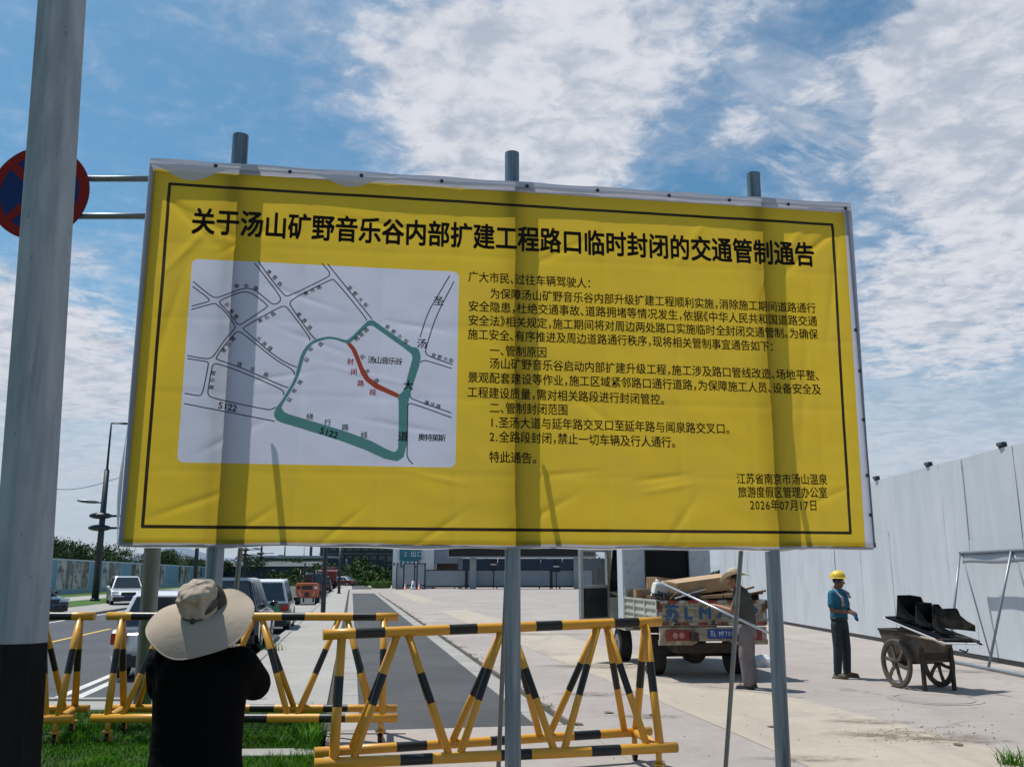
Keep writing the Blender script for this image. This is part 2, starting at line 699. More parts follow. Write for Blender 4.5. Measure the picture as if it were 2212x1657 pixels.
# kerb stones, one object each
def kerb_run(n0, n1, s0, s1, ln, z0, z1, name):
    base = struct(MB_box(name, (st((s0 + s1) / 2, (n0 + n1) / 2, z0 - .03)), (n1 - n0 - .01, s1 - s0, .04), M_KERB, STREET))
    me = None
    k = 0
    s = s0
    while s < s1 - .01:
        c = st(s + ln / 2, (n0 + n1) / 2, 0)
        if me is None:
            mb = MB()
            mb.box((0, 0, (z0 + z1) / 2), (n1 - n0, ln - .014, z1 - z0))
            o = mb.build('kerb_stone', M_KERB, base, bevel=.012)
            me = o.data
        else:
            o = bpy.data.objects.new('kerb_stone', me)
            C.objects.link(o)
            o.parent = base
        o.location = base.matrix_basis.inverted() @ Vector((c.x, c.y, random.uniform(-.004, .004)))
        o.rotation_euler = (0, 0, random.uniform(-.003, .003))
        s += ln
        k += 1
    return base


def MB_box(name, loc, d, m, rz=0.0):
    mb = MB()
    mb.box((0, 0, 0), d)
    o = mb.build(name, m)
    o.location = loc
    o.rotation_euler = (0, 0, rz)
    return o


bpy.context.view_layer.update()
kerb_run(2.15, 2.47, 10.7, 50.7, 1.0, -.03, .004, 'lane_kerb')
kerb_run(-.12, .16, 10.7, 50.7, 1.0, -.03, .004, 'walk_kerb')
kerb_run(-1.95, -1.73, 13.6, 53.6, 1.0, -.1, .015, 'road_kerb')
sheet('lane_kerb', srect(50.72, 88, 2.15, 2.47), .003, M_KERB)
sheet('walk_kerb', srect(50.72, 110, -.12, .16), .003, M_KERB)
sheet('road_kerb', srect(53.7, 190, -1.95, -1.73), .012, M_KERB, .1)
# corner kerb by the lawn
cb = struct(MB_box('corner_kerb', (-9.2, 13.15, -.07), (11.6, .14, .06), M_KERB, .004))
kme = None
for k in range(12):
    if kme is None:
        mb = MB()
        mb.box((0, 0, .03), (.95, .16, .10))
        o = mb.build('kerb_stone', M_KERB, cb, bevel=.012)
        kme = o.data
    else:
        o = bpy.data.objects.new('kerb_stone', kme)
        C.objects.link(o)
        o.parent = cb
    o.location = (-5.3 + k * .965, random.uniform(-.004, .004), random.uniform(-.005, .005))
# slab lying in the lawn
mb = MB()
mb.box((-2.22, 9.2, .0), (.86, .34, .05), rz=.05)
o = mb.build('paving_slab', M_KERB, bevel=.01)
tag(o, 'small grey concrete slab sunk in the grass below the striped barrier', 'slab')

# faint dirt patches that fade out at their edges
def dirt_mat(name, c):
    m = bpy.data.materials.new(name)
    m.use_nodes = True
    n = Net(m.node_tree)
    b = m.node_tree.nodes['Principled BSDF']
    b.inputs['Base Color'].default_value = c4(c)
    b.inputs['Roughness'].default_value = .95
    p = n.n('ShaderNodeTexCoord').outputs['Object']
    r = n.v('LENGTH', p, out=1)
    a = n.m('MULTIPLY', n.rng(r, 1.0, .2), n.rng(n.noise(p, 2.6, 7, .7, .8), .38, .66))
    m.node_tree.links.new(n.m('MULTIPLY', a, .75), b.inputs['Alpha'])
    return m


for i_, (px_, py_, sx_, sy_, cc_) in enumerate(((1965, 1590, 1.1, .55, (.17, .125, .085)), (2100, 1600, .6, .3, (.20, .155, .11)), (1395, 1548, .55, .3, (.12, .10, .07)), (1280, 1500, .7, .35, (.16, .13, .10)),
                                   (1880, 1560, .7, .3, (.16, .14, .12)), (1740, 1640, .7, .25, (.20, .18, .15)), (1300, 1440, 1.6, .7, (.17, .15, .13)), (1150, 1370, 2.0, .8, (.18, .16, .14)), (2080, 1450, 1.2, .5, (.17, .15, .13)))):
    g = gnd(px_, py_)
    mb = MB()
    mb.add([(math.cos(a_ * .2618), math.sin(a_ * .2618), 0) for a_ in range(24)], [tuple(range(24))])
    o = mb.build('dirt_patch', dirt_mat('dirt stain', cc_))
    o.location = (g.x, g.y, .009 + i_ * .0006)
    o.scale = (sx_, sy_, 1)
    o['kind'] = 'structure'

# manhole on the plaza
mh = gnd(2020, 1510)
t = thing('manhole_cover', 'faint round concrete manhole cover in the paving in front of the cart', 'manhole cover', (mh.x, mh.y, 0))
M_MH = ground_mat('manhole concrete', (.27, .24, .225), (.33, .29, .28), 1.0, spots=(.2, .18, .16))
mb = MB()
mb.loft([(0, 0, .0, .50, .50), (0, 0, .008, .50, .50)], 40)
mb.build('cover', M_MH, t)
mb = MB()
for k in range(40):
    a0, a1 = 2 * math.pi * k / 40, 2 * math.pi * (k + 1) / 40
    q = [(r * math.cos(a), r * math.sin(a), z) for z in (.0, .006) for (r, a) in ((.53, a0), (.62, a0), (.62, a1), (.53, a1))]
    mb.hexa(q)
mb.build('rim', M_MH, t)

# ------------------------------------------------------------------ vegetation
def leaf_cloud(mb, c, r, n, size, rnd, mi=0, flat=.0):
    """many leaf-sized faces in an ellipsoid shell with clumps"""
    clumps = []
    for k in range(max(3, int(n / 90))):
        d = Vector((rnd.gauss(0, 1), rnd.gauss(0, 1), rnd.gauss(0, 1)))
        d.normalize()
        q = rnd.uniform(.35, 1) ** .5
        clumps.append(Vector((d.x * r[0] * q, d.y * r[1] * q, d.z * r[2] * q)))
    for k in range(n):
        cc = rnd.choice(clumps)
        sp = .26
        p = Vector((cc.x + rnd.gauss(0, sp) * r[0], cc.y + rnd.gauss(0, sp) * r[1], cc.z + rnd.gauss(0, sp) * r[2]))
        p += Vector(c)
        if p.z < .02:
            p.z = rnd.uniform(.02, .3)
        a = Vector((rnd.gauss(0, 1), rnd.gauss(0, 1), rnd.gauss(0, .7))).normalized()
        b = a.orthogonal().normalized()
        b = (b * math.cos(k) + a.cross(b) * math.sin(k))
        sz = size * rnd.uniform(.6, 1.4)
        w = a.cross(b) * sz * .5
        b = b * sz
        mb.add([p - b * .5, p + w * .6, p + b * .5, p - w * .6], [(0, 1, 2, 3)], mi)


def leaf_mat(name, c1, c2, sc=.5):
    m = mat(name, c1, .7, nscale=sc, col2=c2, coord='World', detail=5, spec=.2)
    return m


M_LEAF = [leaf_mat('dark foliage', (.045, .085, .022), (.018, .042, .014), .35),
          leaf_mat('mid foliage', (.075, .13, .03), (.03, .065, .016), .35),
          leaf_mat('fresh foliage', (.10, .19, .035), (.05, .10, .02), .6)]
M_BARK = mat('bark', (.10, .08, .06), .9, nscale=6)


def tree_mesh(h, w, seed, n=1400, leaf=.32):
    rnd = random.Random(seed)
    tr = MB()
    tr.tube((0, 0, -.1), (0, 0, h * .45), h * .035, h * .02, 7)
    for k in range(4):
        a = rnd.uniform(0, 6.28)
        tr.tube((0, 0, h * (.25 + .05 * k)), (math.cos(a) * w * .3, math.sin(a) * w * .3, h * (.55 + .08 * k)), h * .015, h * .006, 5)
    cr = MB()
    for k in range(6):
        a = rnd.uniform(0, 6.28)
        q = rnd.uniform(0, .30) * w
        leaf_cloud(cr, (math.cos(a) * q, math.sin(a) * q, h * rnd.uniform(.42, .8)), (w * .30, w * .30, h * .20), n // 6, leaf, rnd)
    return tr, cr


def tree(name, label, loc, h, w, seed, m, group=None, n=1400, leaf=.32):
    t = thing(name, label, 'tree', loc, seed * 1.3, group)
    tr, cr = tree_mesh(h, w, seed, n, leaf)
    tr.build('trunk', M_BARK, t)
    cr.build('crown', m, t, fixn=False)
    return t


# trees behind the hoarding on the left
rnd = random.Random(3)
protos = [tree('tree', 'tree', (0, 0, -500), 6.5, 7.5, k, M_LEAF[k % 2], n=3200, leaf=.26) for k in range(4)]
TG = 'bushy trees growing behind the blue hoarding'
TL = 'dark green bushy tree in the row behind the blue hoarding across the road'
for k in range(34):
    s = 84 + k * 5.2 + rnd.uniform(-1, 1)
    n_ = -31 - rnd.uniform(0, 9)
    p = st(s, n_, 0)
    if k < 4:
        t = protos[k]
        t.location = p
        t['label'] = TL
        t['group'] = TG
    else:
        t = dup(protos[k % 4], p, rnd.uniform(0, 6), TL, TG)
    sc = rnd.uniform(.62, 1.05) * (1.0 + max(0, (110 - s)) * .006)
    t.scale = (sc, sc, sc)
# far wood and hills
mb = MB()
rnd = random.Random(5)
for k in range(150):
    x = -260 + k * 3.6 + rnd.uniform(-3, 3)
    y = 300 + rnd.uniform(-25, 25)
    h = 4.0 + 2.6 * noise.noise(Vector((x * .02, 3.1, 0))) + rnd.uniform(-.6, 1.2)
    leaf_cloud(mb, (x, y, h * .55), (5.5, 4, h * .45), 170, 1.1, rnd)
tag(mb.build('distant_wood', M_LEAF[0], fixn=False), 'low dark green wood along the horizon', 'wood', kind='stuff')


def ridge(name, x0, x1, y, hfn, m, depth=200):
    mb = MB()
    nn = 90
    for j, (dy, k) in enumerate([(-depth, 0), (-depth * .4, .7), (0, 1), (depth * .5, .6)]):
        pass
    rows = [(-depth, 0), (-depth * .4, .7), (0, 1), (depth * .5, .5)]
    def fn(u, v):
        x = x0 + (x1 - x0) * u
        i = min(int(v * 3 + 1e-6), 2)
        f = v * 3 - i
        dy = rows[i][0] + (rows[i + 1][0] - rows[i][0]) * f
        k = rows[i][1] + (rows[i + 1][1] - rows[i][1]) * f
        return (x, y + dy, hfn(x) * k - .5)
    mb.grid(nn, 3, fn)
    o = mb.build(name, m)
    o['kind'] = 'structure'
    return o


M_HILL = mat('wooded hill', (.055, .085, .075), .9, nscale=.004, coord='World', detail=6)
M_HILL_HAZE = mat('far hill haze tint', (.16, .22, .30), .95, nscale=.002, coord='World')  # pale blue distance haze put into the hill's own colour
ridge('hill', -420, 40, 520, lambda x: 7.5 + 5 * noise.noise(Vector((x * .014, 0, 0))) + 2.5 * noise.noise(Vector((x * .06, 5, 0))) + 5 * math.exp(-((x + 268) / 30) ** 2) + 7 * math.exp(-((x + 330) / 40) ** 2), M_LEAF[0], 90)
ridge('far_hill', -1900, 400, 2500, lambda x: 22 + 52 * math.exp(-((x + 920) / 110) ** 2) + 26 * math.exp(-((x + 640) / 200) ** 2) + 8 * noise.noise(Vector((x * .004, 1, 0))), M_HILL_HAZE, 400)

# green bank and shrubs at the end of the lane
mb = MB()
rnd = random.Random(11)
for k in range(60):
    x = rnd.uniform(-40, -19)
    y = rnd.uniform(152, 176)
    h = rnd.uniform(1.2, 3.2) * (1.2 if x > -33 else .8) * (1 if x < -22 else .8)
    leaf_cloud(mb, (x, y, h * .5), (2.6, 2.2, h * .55), 330, .5, rnd)
tag(mb.build('roadside_thicket', M_LEAF[1], fixn=False), 'overgrown green thicket at the end of the lane beside the gate', 'thicket', kind='stuff')
mb = MB()
for k in range(26):
    x = -44 + k * .95
    leaf_cloud(mb, (x, 150 + rnd.uniform(-1, 1), .35), (1.2, .8, .4), 90, .3, rnd)
tag(mb.build('verge_weeds', M_LEAF[2], fixn=False), 'bright green weeds edging the far end of the lane', 'weeds', kind='stuff')
# clipped hedge by the gate
mb = MB()
mb.box((0, 0, .45), (2.3, 1.6, .8))
hg = thing('clipped_hedge', 'small clipped yellow green hedge at the foot of the gate fence', 'hedge', (-16.4, 116, 0))
mb.build('core', M_LEAF[2], hg, bevel=.2)
mb = MB()
for k in range(1500):
    p = Vector((rnd.uniform(-1.2, 1.2), rnd.uniform(-.85, -.5) if k % 2 else rnd.uniform(-.8, .8), rnd.uniform(.05, .95) if k % 2 else .92))
    leaf_cloud(mb, p, (.05, .05, .05), 1, .13, rnd)
mb.build('leaves', M_LEAF[2], hg, fixn=False)

# trees behind the gate canopy
for k, (x, y, h, w) in enumerate([(-8, 150, 4.6, 6), (-3, 147, 4.2, 5), (2, 152, 4.8, 6.5), (7, 149, 4.3, 5.5), (12, 153, 4.8, 6), (16.5, 150, 4.4, 5), (-47, 168, 6.0, 7), (-40.5, 172, 5.6, 6), (-52.5, 165, 5.4, 6)]):
    lab = ('dark tree growing behind the navy wall beyond the gate canopy' if k < 6 else 'loose dark tree in front of the pale roofed sheds in the distance')
    tree('tree', lab, (x, y, 0), h, w, 20 + k, M_LEAF[k % 2],
         'trees behind the gate canopy' if k < 6 else 'trees in front of the distant sheds', 1100, .38)

# ------------------------------------------------------------------ hoarding on the far left
M_TEAL = mat('blue hoarding panel', (.085, .27, .44), .5, nscale=.8, namt=.06)
M_TEAL2 = mat('hoarding plinth', (.20, .36, .42), .6, nscale=.8, namt=.06)
M_RAILW = mat('hoarding rail', (.40, .52, .58), .5)


def poster_mat(i):
    m = bpy.data.materials.new('poster print')
    m.use_nodes = True
    n = Net(m.node_tree)
    b = m.node_tree.nodes['Principled BSDF']
    b.inputs['Roughness'].default_value = .35
    p = n.n('ShaderNodeTexCoord').outputs['Object']
    p = n.v('ADD', p, (i * 7.3, 0, i * 3.1))
    p = n.v('MULTIPLY', p, (.30, 1, 1))
    f = n.rng(n.noise(p, .75, 3, .5, 1.0), .45, .54)
    f2 = n.rng(n.noise(n.v('MULTIPLY', p, (1.4, 1, .6)), .7, 3, .5, 1.2), .55, .60)
    pal = [((.035, .035, .032), (.16, .17, .17), (.42, .43, .43)), ((.03, .028, .025), (.15, .10, .07), (.36, .30, .27)),
           ((.05, .055, .055), (.20, .21, .22), (.45, .46, .47)), ((.02, .022, .025), (.09, .10, .10), (.35, .37, .38))][i % 4]
    col = n.mix(f, c4(pal[0]), c4(pal[1]))
    col = n.mix(f2, col, c4(pal[2]))
    m.node_tree.links.new(col, b.inputs['Base Color'])
    return m


PM = [poster_mat(i) for i in range(6)]
h0 = st(80, -25)
hd = thing('hoarding', 'long blue site hoarding with dark photo posters across the road', 'hoarding', (h0.x, h0.y, 0), STREET + math.pi / 2)
# local x runs along the street
pat = 'BBPPPPBBPPPBBPPPPBPPPBB' * 4
cache = {}
x = 0.0
wl = 2.45
for k in range(70):
    kind = pat[k]
    key = 'B' if kind == 'B' else 'P%d' % (k % 6)
    if key not in cache:
        mb = MB()
        mb.box((wl / 2, 0, 1.68), (wl - .05, .05, 2.46))
        o = mb.build('panel', M_TEAL if kind == 'B' else PM[k % 6], hd)
        cache[key] = o.data
    else:
        o = bpy.data.objects.new('panel', cache[key])
        C.objects.link(o)
        o.parent = hd
    o.location = (k * wl, 0, 0)
    if kind == 'P':
        o['label'] = 'panel printed with a dark photograph'
mb = MB()
mb.box((70 * wl / 2, 0, .22), (70 * wl, .12, .44))
mb.build('plinth', M_TEAL2, hd)
mb = MB()
mb.box((70 * wl / 2, 0, 2.99), (70 * wl, .12, .14))
for k in range(0, 71):
    mb.box((k * wl, -.03, 1.7), (.16 if pat[min(k, 69)] == 'P' or pat[max(0, k - 1)] == 'P' else .04, .05, 2.5))
for k in (5, 9, 16, 27, 32, 50):
    mb.box((k * wl - wl / 2, -.035, 1.72), (wl, .02, .09))
mb.build('frame_rail', M_RAILW, hd)

# ------------------------------------------------------------------ far street lamps
M_DARKM = mat('dark painted steel', (.035, .045, .06), .45, .3, nscale=3, namt=.1)
M_LAMPH = mat('lamp head', (.10, .12, .14), .4, .3)


def far_lamp(loc, label, detail):
    t = thing('street_lamp', label, 'street lamp', loc, STREET, 'double arm street lamps across the road')
    mb = MB()
    mb.tube((0, 0, 0), (0, 0, 8.6), .24, .17, 10)
    mb.tube((0, 0, 0), (0, 0, .15), .33, .30, 10)
    mb.build('pole', M_DARKM, t)
    mb = MB()
    mb.tube((0, 0, 8.6), (0, 0, 8.75), .17, .08, 8)
    mb.tube((0, 0, 8.7), (0, 0, 11.9), .08, .06, 8)
    mb.tube((0, 0, 11.85), (.75, 0, 11.85), .05, .05, 6)
    mb.build('upper_mast', M_DARKM, t)
    for (x0, z, sg, L) in ((.5, 11.9, 1, 1.5), (-.25, 6.5, -1, 1.5)):
        mb = MB()
        Mx = Matrix.Rotation(-.08 * sg, 3, 'Y')
        mb.ball((x0 + sg * L / 2, 0, z), (L / 2, .17, .12), 12, 6, M=Mx)
        mb.build('lamp_head', M_LAMPH, t)
    mb = MB()
    mb.tube((-.12, 0, 6.42), (-.4, 0, 6.45), .05, .05, 6)
    mb.build('bracket', M_DARKM, t)
    for z in (5.55, 4.75):
        mb = MB()
        mb.ball((-.1, -.1, z), (.75, .36, .22), 14, 8)
        mb.tube((.5, 0, z), (2.3, 0, z + .05), .08, .06, 8)
        mb.build('spotlight_bracket', M_DARKM, t)
    return t


far_lamp(st(65.0, -16.6), 'dark double arm street lamp with two collars, left of the notice board', True)
for s_, lab in ((104, 'street lamp pole half hidden behind the thick steel sign post'), (150, 'thin distant lamp pole seen under the board above the black car'),
                (176, 'thin distant lamp pole seen under the board above the green car'),
                (236, 'distant lamp pole seen under the board above the orange forklift'), (330, 'farthest lamp pole seen under the board, right of the forklift mast')):
    far_lamp(st(s_, -16.6), lab, False)
# nearer plain posts on the sidewalk edge
for (bx, by, w, h, lab) in ((697, 1338, 10.5, 4.2, 'dark grey steel post on the sidewalk kerb right of the forklift'),
                            (732, 1282, 6, 4.2, 'dark grey steel post on the kerb, middle of the three on the sidewalk'),
                            (747, 1265, 4, 4.2, 'dark grey steel post on the kerb, farthest of the three on the sidewalk')):
    g = gnd(bx, by)
    t = thing('steel_post', lab, 'post', (g.x, g.y, 0), 0, 'grey posts along the sidewalk kerb')
    r = w / F * g.y / 2
    mb = MB()
    mb.tube((0, 0, 0), (0, 0, h), r, r * .9, 12)
    mb.build('shaft', M_DARKM, t)
    mb = MB()
    mb.tube((0, 0, 0), (0, 0, .03), r * 2.0, r * 2.0, 12)
    mb.build('base_plate', M_DARKM, t)
    mb = MB()
    mb.tube((0, 0, h), (0, 0, h + .03), r * 1.1, r * .6, 12)
    mb.build('top_cap', M_DARKM, t)

# ------------------------------------------------------------------ buildings at the end
M_GREYB = mat('dark grey cladding', (.045, .055, .062), .7, nscale=.5, coord='World')
M_WIN = mat('dark window glass', (.02, .028, .035), .12, spec=.8)
M_NAVY = mat('navy hoarding sheet', (.010, .028, .06), .6, nscale=.6, coord='World')
M_PALE = mat('pale roof sheet', (.34, .40, .44), .6)
t = thing('grey_block', 'dark grey industrial block with window bands beyond the thicket', 'building', (-36, 220, 0))
mb = MB()
mb.box((0, 0, 5.5), (17.5, 12, 11))
mb.build('wall', M_GREYB, t)
mb = MB()
mb.box((0, -.2, 11.15), (18, 12.6, .3))
mb.build('roof', M_PALE, t)
for z in (2.9, 5.4, 7.9):
    mb = MB()
    mb.box((0, -6.25, z + 1.05), (17.8, .5, .22))
    mb.build('ledge', mat('ledge grey', (.16, .19, .20), .7), t)
    for k in range(9):
        mb = MB()
        mb.box((-7.6 + k * 1.9, -6.03, z), (1.3, .1, 1.3))
        w = mb.build('window', mat('window frame grey', (.12, .15, .16), .6), t)
        mb = MB()
        mb.box((-7.6 + k * 1.9, -6.1, z), (1.12, .06, 1.12))
        mb.build('pane', M_WIN, w)
t = thing('navy_fence', 'dark blue sheet fence behind the thicket at the lane end', 'fence', (-32.5, 190, 0))
for k in range(9):
    mb = MB()
    mb.box((-6 + k * 1.5, 0, 2.4), (1.46, .06 + .02 * (k % 2), 4.8))
    mb.build('panel', M_NAVY, t)
t = thing('long_shed', 'long low dark blue shed seen over the parked cars', 'building', (-44.5, 171, 0))
mb = MB()
mb.box((0, 0, 1.6), (19, 8, 3.2))
mb.build('wall', M_NAVY, t)
mb = MB()
mb.hexa([(-9.8, -4.4, 3.2), (9.8, -4.4, 3.2), (9.8, 4.4, 3.2), (-9.8, 4.4, 3.2), (-9.8, -1, 4.1), (9.8, -1, 4.1), (9.8, 1, 4.1), (-9.8, 1, 4.1)])
mb.build('roof', mat('dark roof', (.05, .07, .075), .7), t)
t = thing('pale_roofed_shed', 'distant shed with a pale flat roof and a thin chimney above the forklift', 'building', (-47.5, 205, 0))
mb = MB()
mb.box((0, 0, 2.6), (16, 8, 5.2))
mb.build('wall', mat('shed wall', (.08, .11, .10), .8), t)
mb = MB()
mb.box((0, 0, 5.5), (17, 9, .55))
r_ = mb.build('roof', M_PALE, t)
mb = MB()
mb.tube((2.6, 0, 5.7), (2.6, 0, 8.3), .32, .32, 8)
mb.build('chimney', M_GREYB, r_)

# gate house and panels
M_WHITEB = mat('gatehouse white', (.80, .81, .82), .6, nscale=.7, namt=.04)
M_GATEG = mat('gatehouse grey', (.30, .34, .38), .6, nscale=.7, namt=.06)
M_TEALS = mat('teal sign', (.03, .17, .23), .4)
M_SIGNW = mat('sign lettering white', (.70, .78, .80), .5)
t = thing('gatehouse', 'white gatehouse with a teal exit sign at the edge of the plaza', 'building', (-12.6, 119, 0))
mb = MB()
mb.box((-1.55, 0, 3), (1.9, 5, 6))
mb.box((1.05, .1, 3), (3.2, 4.8, 5.9))
mb.build('wall', M_WHITEB, t)
mb = MB()
mb.box((-.25, -2.7, 4.28), (2.75, .3, 1.45))
sg = mb.build('sign_board', M_TEALS, t)
mb = MB()
mb.box((-.35, -2.66, 3.1), (2.3, .22, .95))
mb.build('lower_sign_board', mat('teal sign lower', (.045, .20, .25), .4), t)
mb = MB()
for k, ch in enumerate('2出口'):
    vs, fs = glyph(ch)
    sc_ = .78
    mb.add([(-1.05 + k * .80 + vx * sc_, -2.86, 3.98 + vy * sc_) for vx, vy in vs], fs)
mb.build('lettering', M_SIGNW, sg, fixn=False)
for k in range(4):
    mb = MB()
    mb.prism([(-1.25 + k * .52, 2.8), (-.92 + k * .52, 2.8), (-.92 + k * .52, 3.2), (-1.0 + k * .52, 3.35), (-1.17 + k * .52, 3.35), (-1.25 + k * .52, 3.2)], -2.80, -2.77)
    mb.build('sign_icon', M_SIGNW, t)
mb = MB()
for k in range(3):
    mb.box((-2.3 + k * .42, -2.52, 3.0), (.2, .06, .3))
mb.build('vent', M_WIN, t)
mb = MB()
mb.box((4.1, 0, 4.2), (3.1, 3.0, 2.2))
mb.build('lintel', M_GATEG, t)
mb = MB()
mb.box((4.1, 1.3, 2.2), (2.6, .3, 2.4))
mb.build('door', mat('brown door', (.14, .11, .085), .6, nscale=2), t)
mb = MB()
mb.box((5.95, -.3, 1.9), (.5, .5, 3.8))
mb.box((2.62, -.3, 1.9), (.12, .5, 3.8))
mb.build('pier', M_GATEG, t)

t = thing('gate_canopy', 'long flat canopy with a black fascia behind the row of grey gate panels', 'canopy', (1.2, 113.5, 0))
mb = MB()
mb.box((0, 0, 4.42), (18.0, 3.6, 1.05))
mb.build('fascia', mat('black fascia', (.012, .014, .013), .7), t)
mb = MB()
mb.box((0, -.1, 3.80), (18.1, 3.7, .14))
mb.build('soffit_edge', M_GATEG, t)
for x in (-6.0, 6.8):
    mb = MB()
    mb.box((x, 0, 1.85), (.8, .5, 3.7))
    mb.build('column', M_GATEG, t)
mb = MB()
mb.box((-8.95, -.1, 4.62), (.12, 3.8, 1.45))
mb.box((8.95, -.1, 4.62), (.12, 3.8, 1.45))
mb.build('end_trim', M_GATEG, t)
t = thing('information_sign', 'small dark blue sign with white lettering below the canopy by the left column', 'sign', (-2.3, 114.8, 0), 0, 'small blue signs under the canopy')
mb = MB()
mb.box((0, 0, 2.9), (.9, .1, 1.2))
mb.build('board', M_NAVY, t)
mb = MB()
mb.box((0, -.07, 2.95), (.72, .02, .16))
mb.build('lettering', M_SIGNW, t)
mb = MB()
mb.tube((0, 0, 0), (0, 0, 2.3), .05, .05, 6)
mb.build('post', M_DARKM, t)
t2 = dup(t, (5.5, 114.6, -.25), 0, 'small dark blue sign with white lettering behind the panels near the truck door', 'small blue signs under the canopy')
t = thing('navy_wall', 'long dark navy boundary wall behind the gate canopy', 'wall', (4, 128, 0))
for k in range(10):
    mb = MB()
    mb.box((-13.5 + k * 3, 0, 1.95), (2.94, .12 + .03 * (k % 2), 3.9))
    mb.build('panel', M_NAVY, t)

M_PANEL = mat('grey metal gate panel', (.27, .33, .385), .45, .2, nscale=.9, namt=.06)
M_BLK = mat('black steel', (.02, .022, .024), .5)


def gate_panel(t, x, w, z0, z1):
    """one panel with its sheet, frame and rollers, a part of the gate t"""
    p = bpy.data.objects.new('panel', None)
    C.objects.link(p)
    p.parent = t
    p.location = (x, 0, 0)
    mb = MB()
    mb.box((0, 0, (z0 + z1) / 2), (w - .3, .05, z1 - z0))
    mb.build('sheet', M_PANEL, p)
    mb = MB()
    for x_ in (-w / 2 + .1, w / 2 - .1):
        mb.box((x_, 0, (z1 + .02) / 2), (.16, .1, z1 + .02))
    mb.box((0, 0, z1 + .05), (w, .1, .12))
    mb.box((0, 0, z0 - .07), (w, .1, .12))
    mb.build('frame', M_BLK, p)
    for x_ in (-w * .3, w * .22):
        mb = MB()
        mb.tube((x_, -.08, .1), (x_, .08, .1), .1, .1, 10)
        mb.build('wheel', M_BLK, p)


t = thing('sliding_gate', 'long row of low grey metal gate panels closing the far side of the plaza', 'gate', (-8.3, 115, 0))
for k in range(4):
    gate_panel(t, k * 5.27, 5.27, .36, 2.2)
t = thing('narrow_gate', 'tall narrow pair of grey metal panels behind the traffic cones', 'gate', (-12.25, 110, 0))
gate_panel(t, 0, 1.5, .55, 2.95)
gate_panel(t, 1.4, 1.15, .55, 2.95)
t = thing('side_fence', 'receding row of dark framed grey fence panels left of the gatehouse', 'fence', (-14.0, 112, 0), math.pi / 2 + .13)
for k in range(5):
    gate_panel(t, k * 4.25, 4.2, .1, 2.7)

# cones
M_ORANGE = mat('cone orange', (.62, .16, .07), .5)
M_WHITEP = mat('white plastic', (.70, .70, .70), .45)
for (px, lab) in ((875, 'red and white traffic cone left of the white plastic barrier post'), (905, 'red and white traffic cone right of the white plastic barrier post')):
    g = gnd(px, 1273.5)
    t = thing('traffic_cone', lab, 'traffic cone', (g.x, g.y, 0), 0, 'traffic cones by the gatehouse')
    mb = MB()
    mb.loft([(0, 0, .0, .20, .20), (0, 0, .05, .2, .2), (0, 0, .051, .15, .15), (0, 0, .38, .105, .105)], 12)
    mb.build('lower_cone', M_ORANGE, t)
    mb = MB()
    mb.loft([(0, 0, .38, .106, .106), (0, 0, .60, .08, .08)], 12)
    mb.build('white_band', M_WHITEP, t)
    mb = MB()
    mb.loft([(0, 0, .60, .08, .08), (0, 0, .92, .04, .04)], 12)
    mb.build('cone_top', M_ORANGE, t)
g = gnd(892, 1273.5)
t = thing('barrier_post', 'white plastic barrier post with a black spot between two traffic cones', 'barrier', (g.x, g.y, 0))
mb = MB()
mb.loft([(0, 0, 0, .36, .26), (0, 0, .2, .34, .25), (0, 0, .3, .22, .2), (0, 0, .95, .15, .14), (0, 0, 1.0, .1, .1)], 14)
mb.build('body', M_WHITEP, t)
mb = MB()
mb.tube((0, -.24, .45), (0, -.14, .46), .12, .12, 12)
mb.build('dark_disc', M_BLK, t)

# ------------------------------------------------------------------ tall white wall on the right
def wall_mat():
    m = bpy.data.materials.new('white sheet metal')
    m.use_nodes = True
    n = Net(m.node_tree)
    b = m.node_tree.nodes['Principled BSDF']
    b.inputs['Roughness'].default_value = .42
    b.inputs['Specular IOR Level'].default_value = .35
    p = n.n('ShaderNodeNewGeometry').outputs['Position']
    f = n.rng(n.noise(n.v('MULTIPLY', p, (1, 1.6, .35)), 1.1, 6, .6, .6), .3, .7)
    col = n.mix(f, (.45, .485, .52, 1), (.52, .55, .585, 1))
    f = n.rng(n.noise(n.v('MULTIPLY', p, (1, 7, .5)), 1.3, 4, .6), .60, .75)
    col = n.mix(n.m('MULTIPLY', f, .25), col, (.34, .37, .40, 1))
    m.node_tree.links.new(col, b.inputs['Base Color'])
    return m


M_WALL = wall_mat()
wl_ = thing('site_wall', 'tall white sheet metal site wall running along the right of the plaza', 'wall', (9.5, 4, 0))
rnd = random.Random(9)
for k in range(38):
    rows = [(.10, 4.08)]
    if k in (14, 12, 9, 19):
        zc = rnd.uniform(2.35, 2.75)
        rows = [(.10, zc), (zc - .02, 4.08)]
    for (z0, z1) in rows:
        y0 = k * 1.0
        ph = rnd.uniform(0, 50)
        lean = rnd.uniform(-.018, .018)
        gapk = rnd.uniform(.004, .010)
        mb = MB()

        def fn(u, v):
            y = y0 - .012 + u * 1.024
            z = z0 + v * (z1 - z0)
            d = .007 * noise.noise(Vector((y * .8, z * .7, 3))) + .007 * noise.noise(Vector((u * 1.3 + ph, z * 1.2, 7)))
            edge = (abs(u - .5) * 2) ** 6
            d += .005 * edge * noise.noise(Vector((ph, z * 1.1, 9))) + (u - .5) * lean * .4
            if len(rows) == 2 and z0 > 1:
                d += .016
            return (-.02 - gapk - .004 * (k % 2) + d, y, z)
        mb.grid(8, 18, fn)
        o = mb.build('wall_sheet', M_WALL, wl_)
        md = o.modifiers.new('thickness', 'SOLIDIFY')
        md.thickness = .004
        md.use_rim = False
mb = MB()
mb.box((.06, 19, .06), (.16, 38.2, .12))
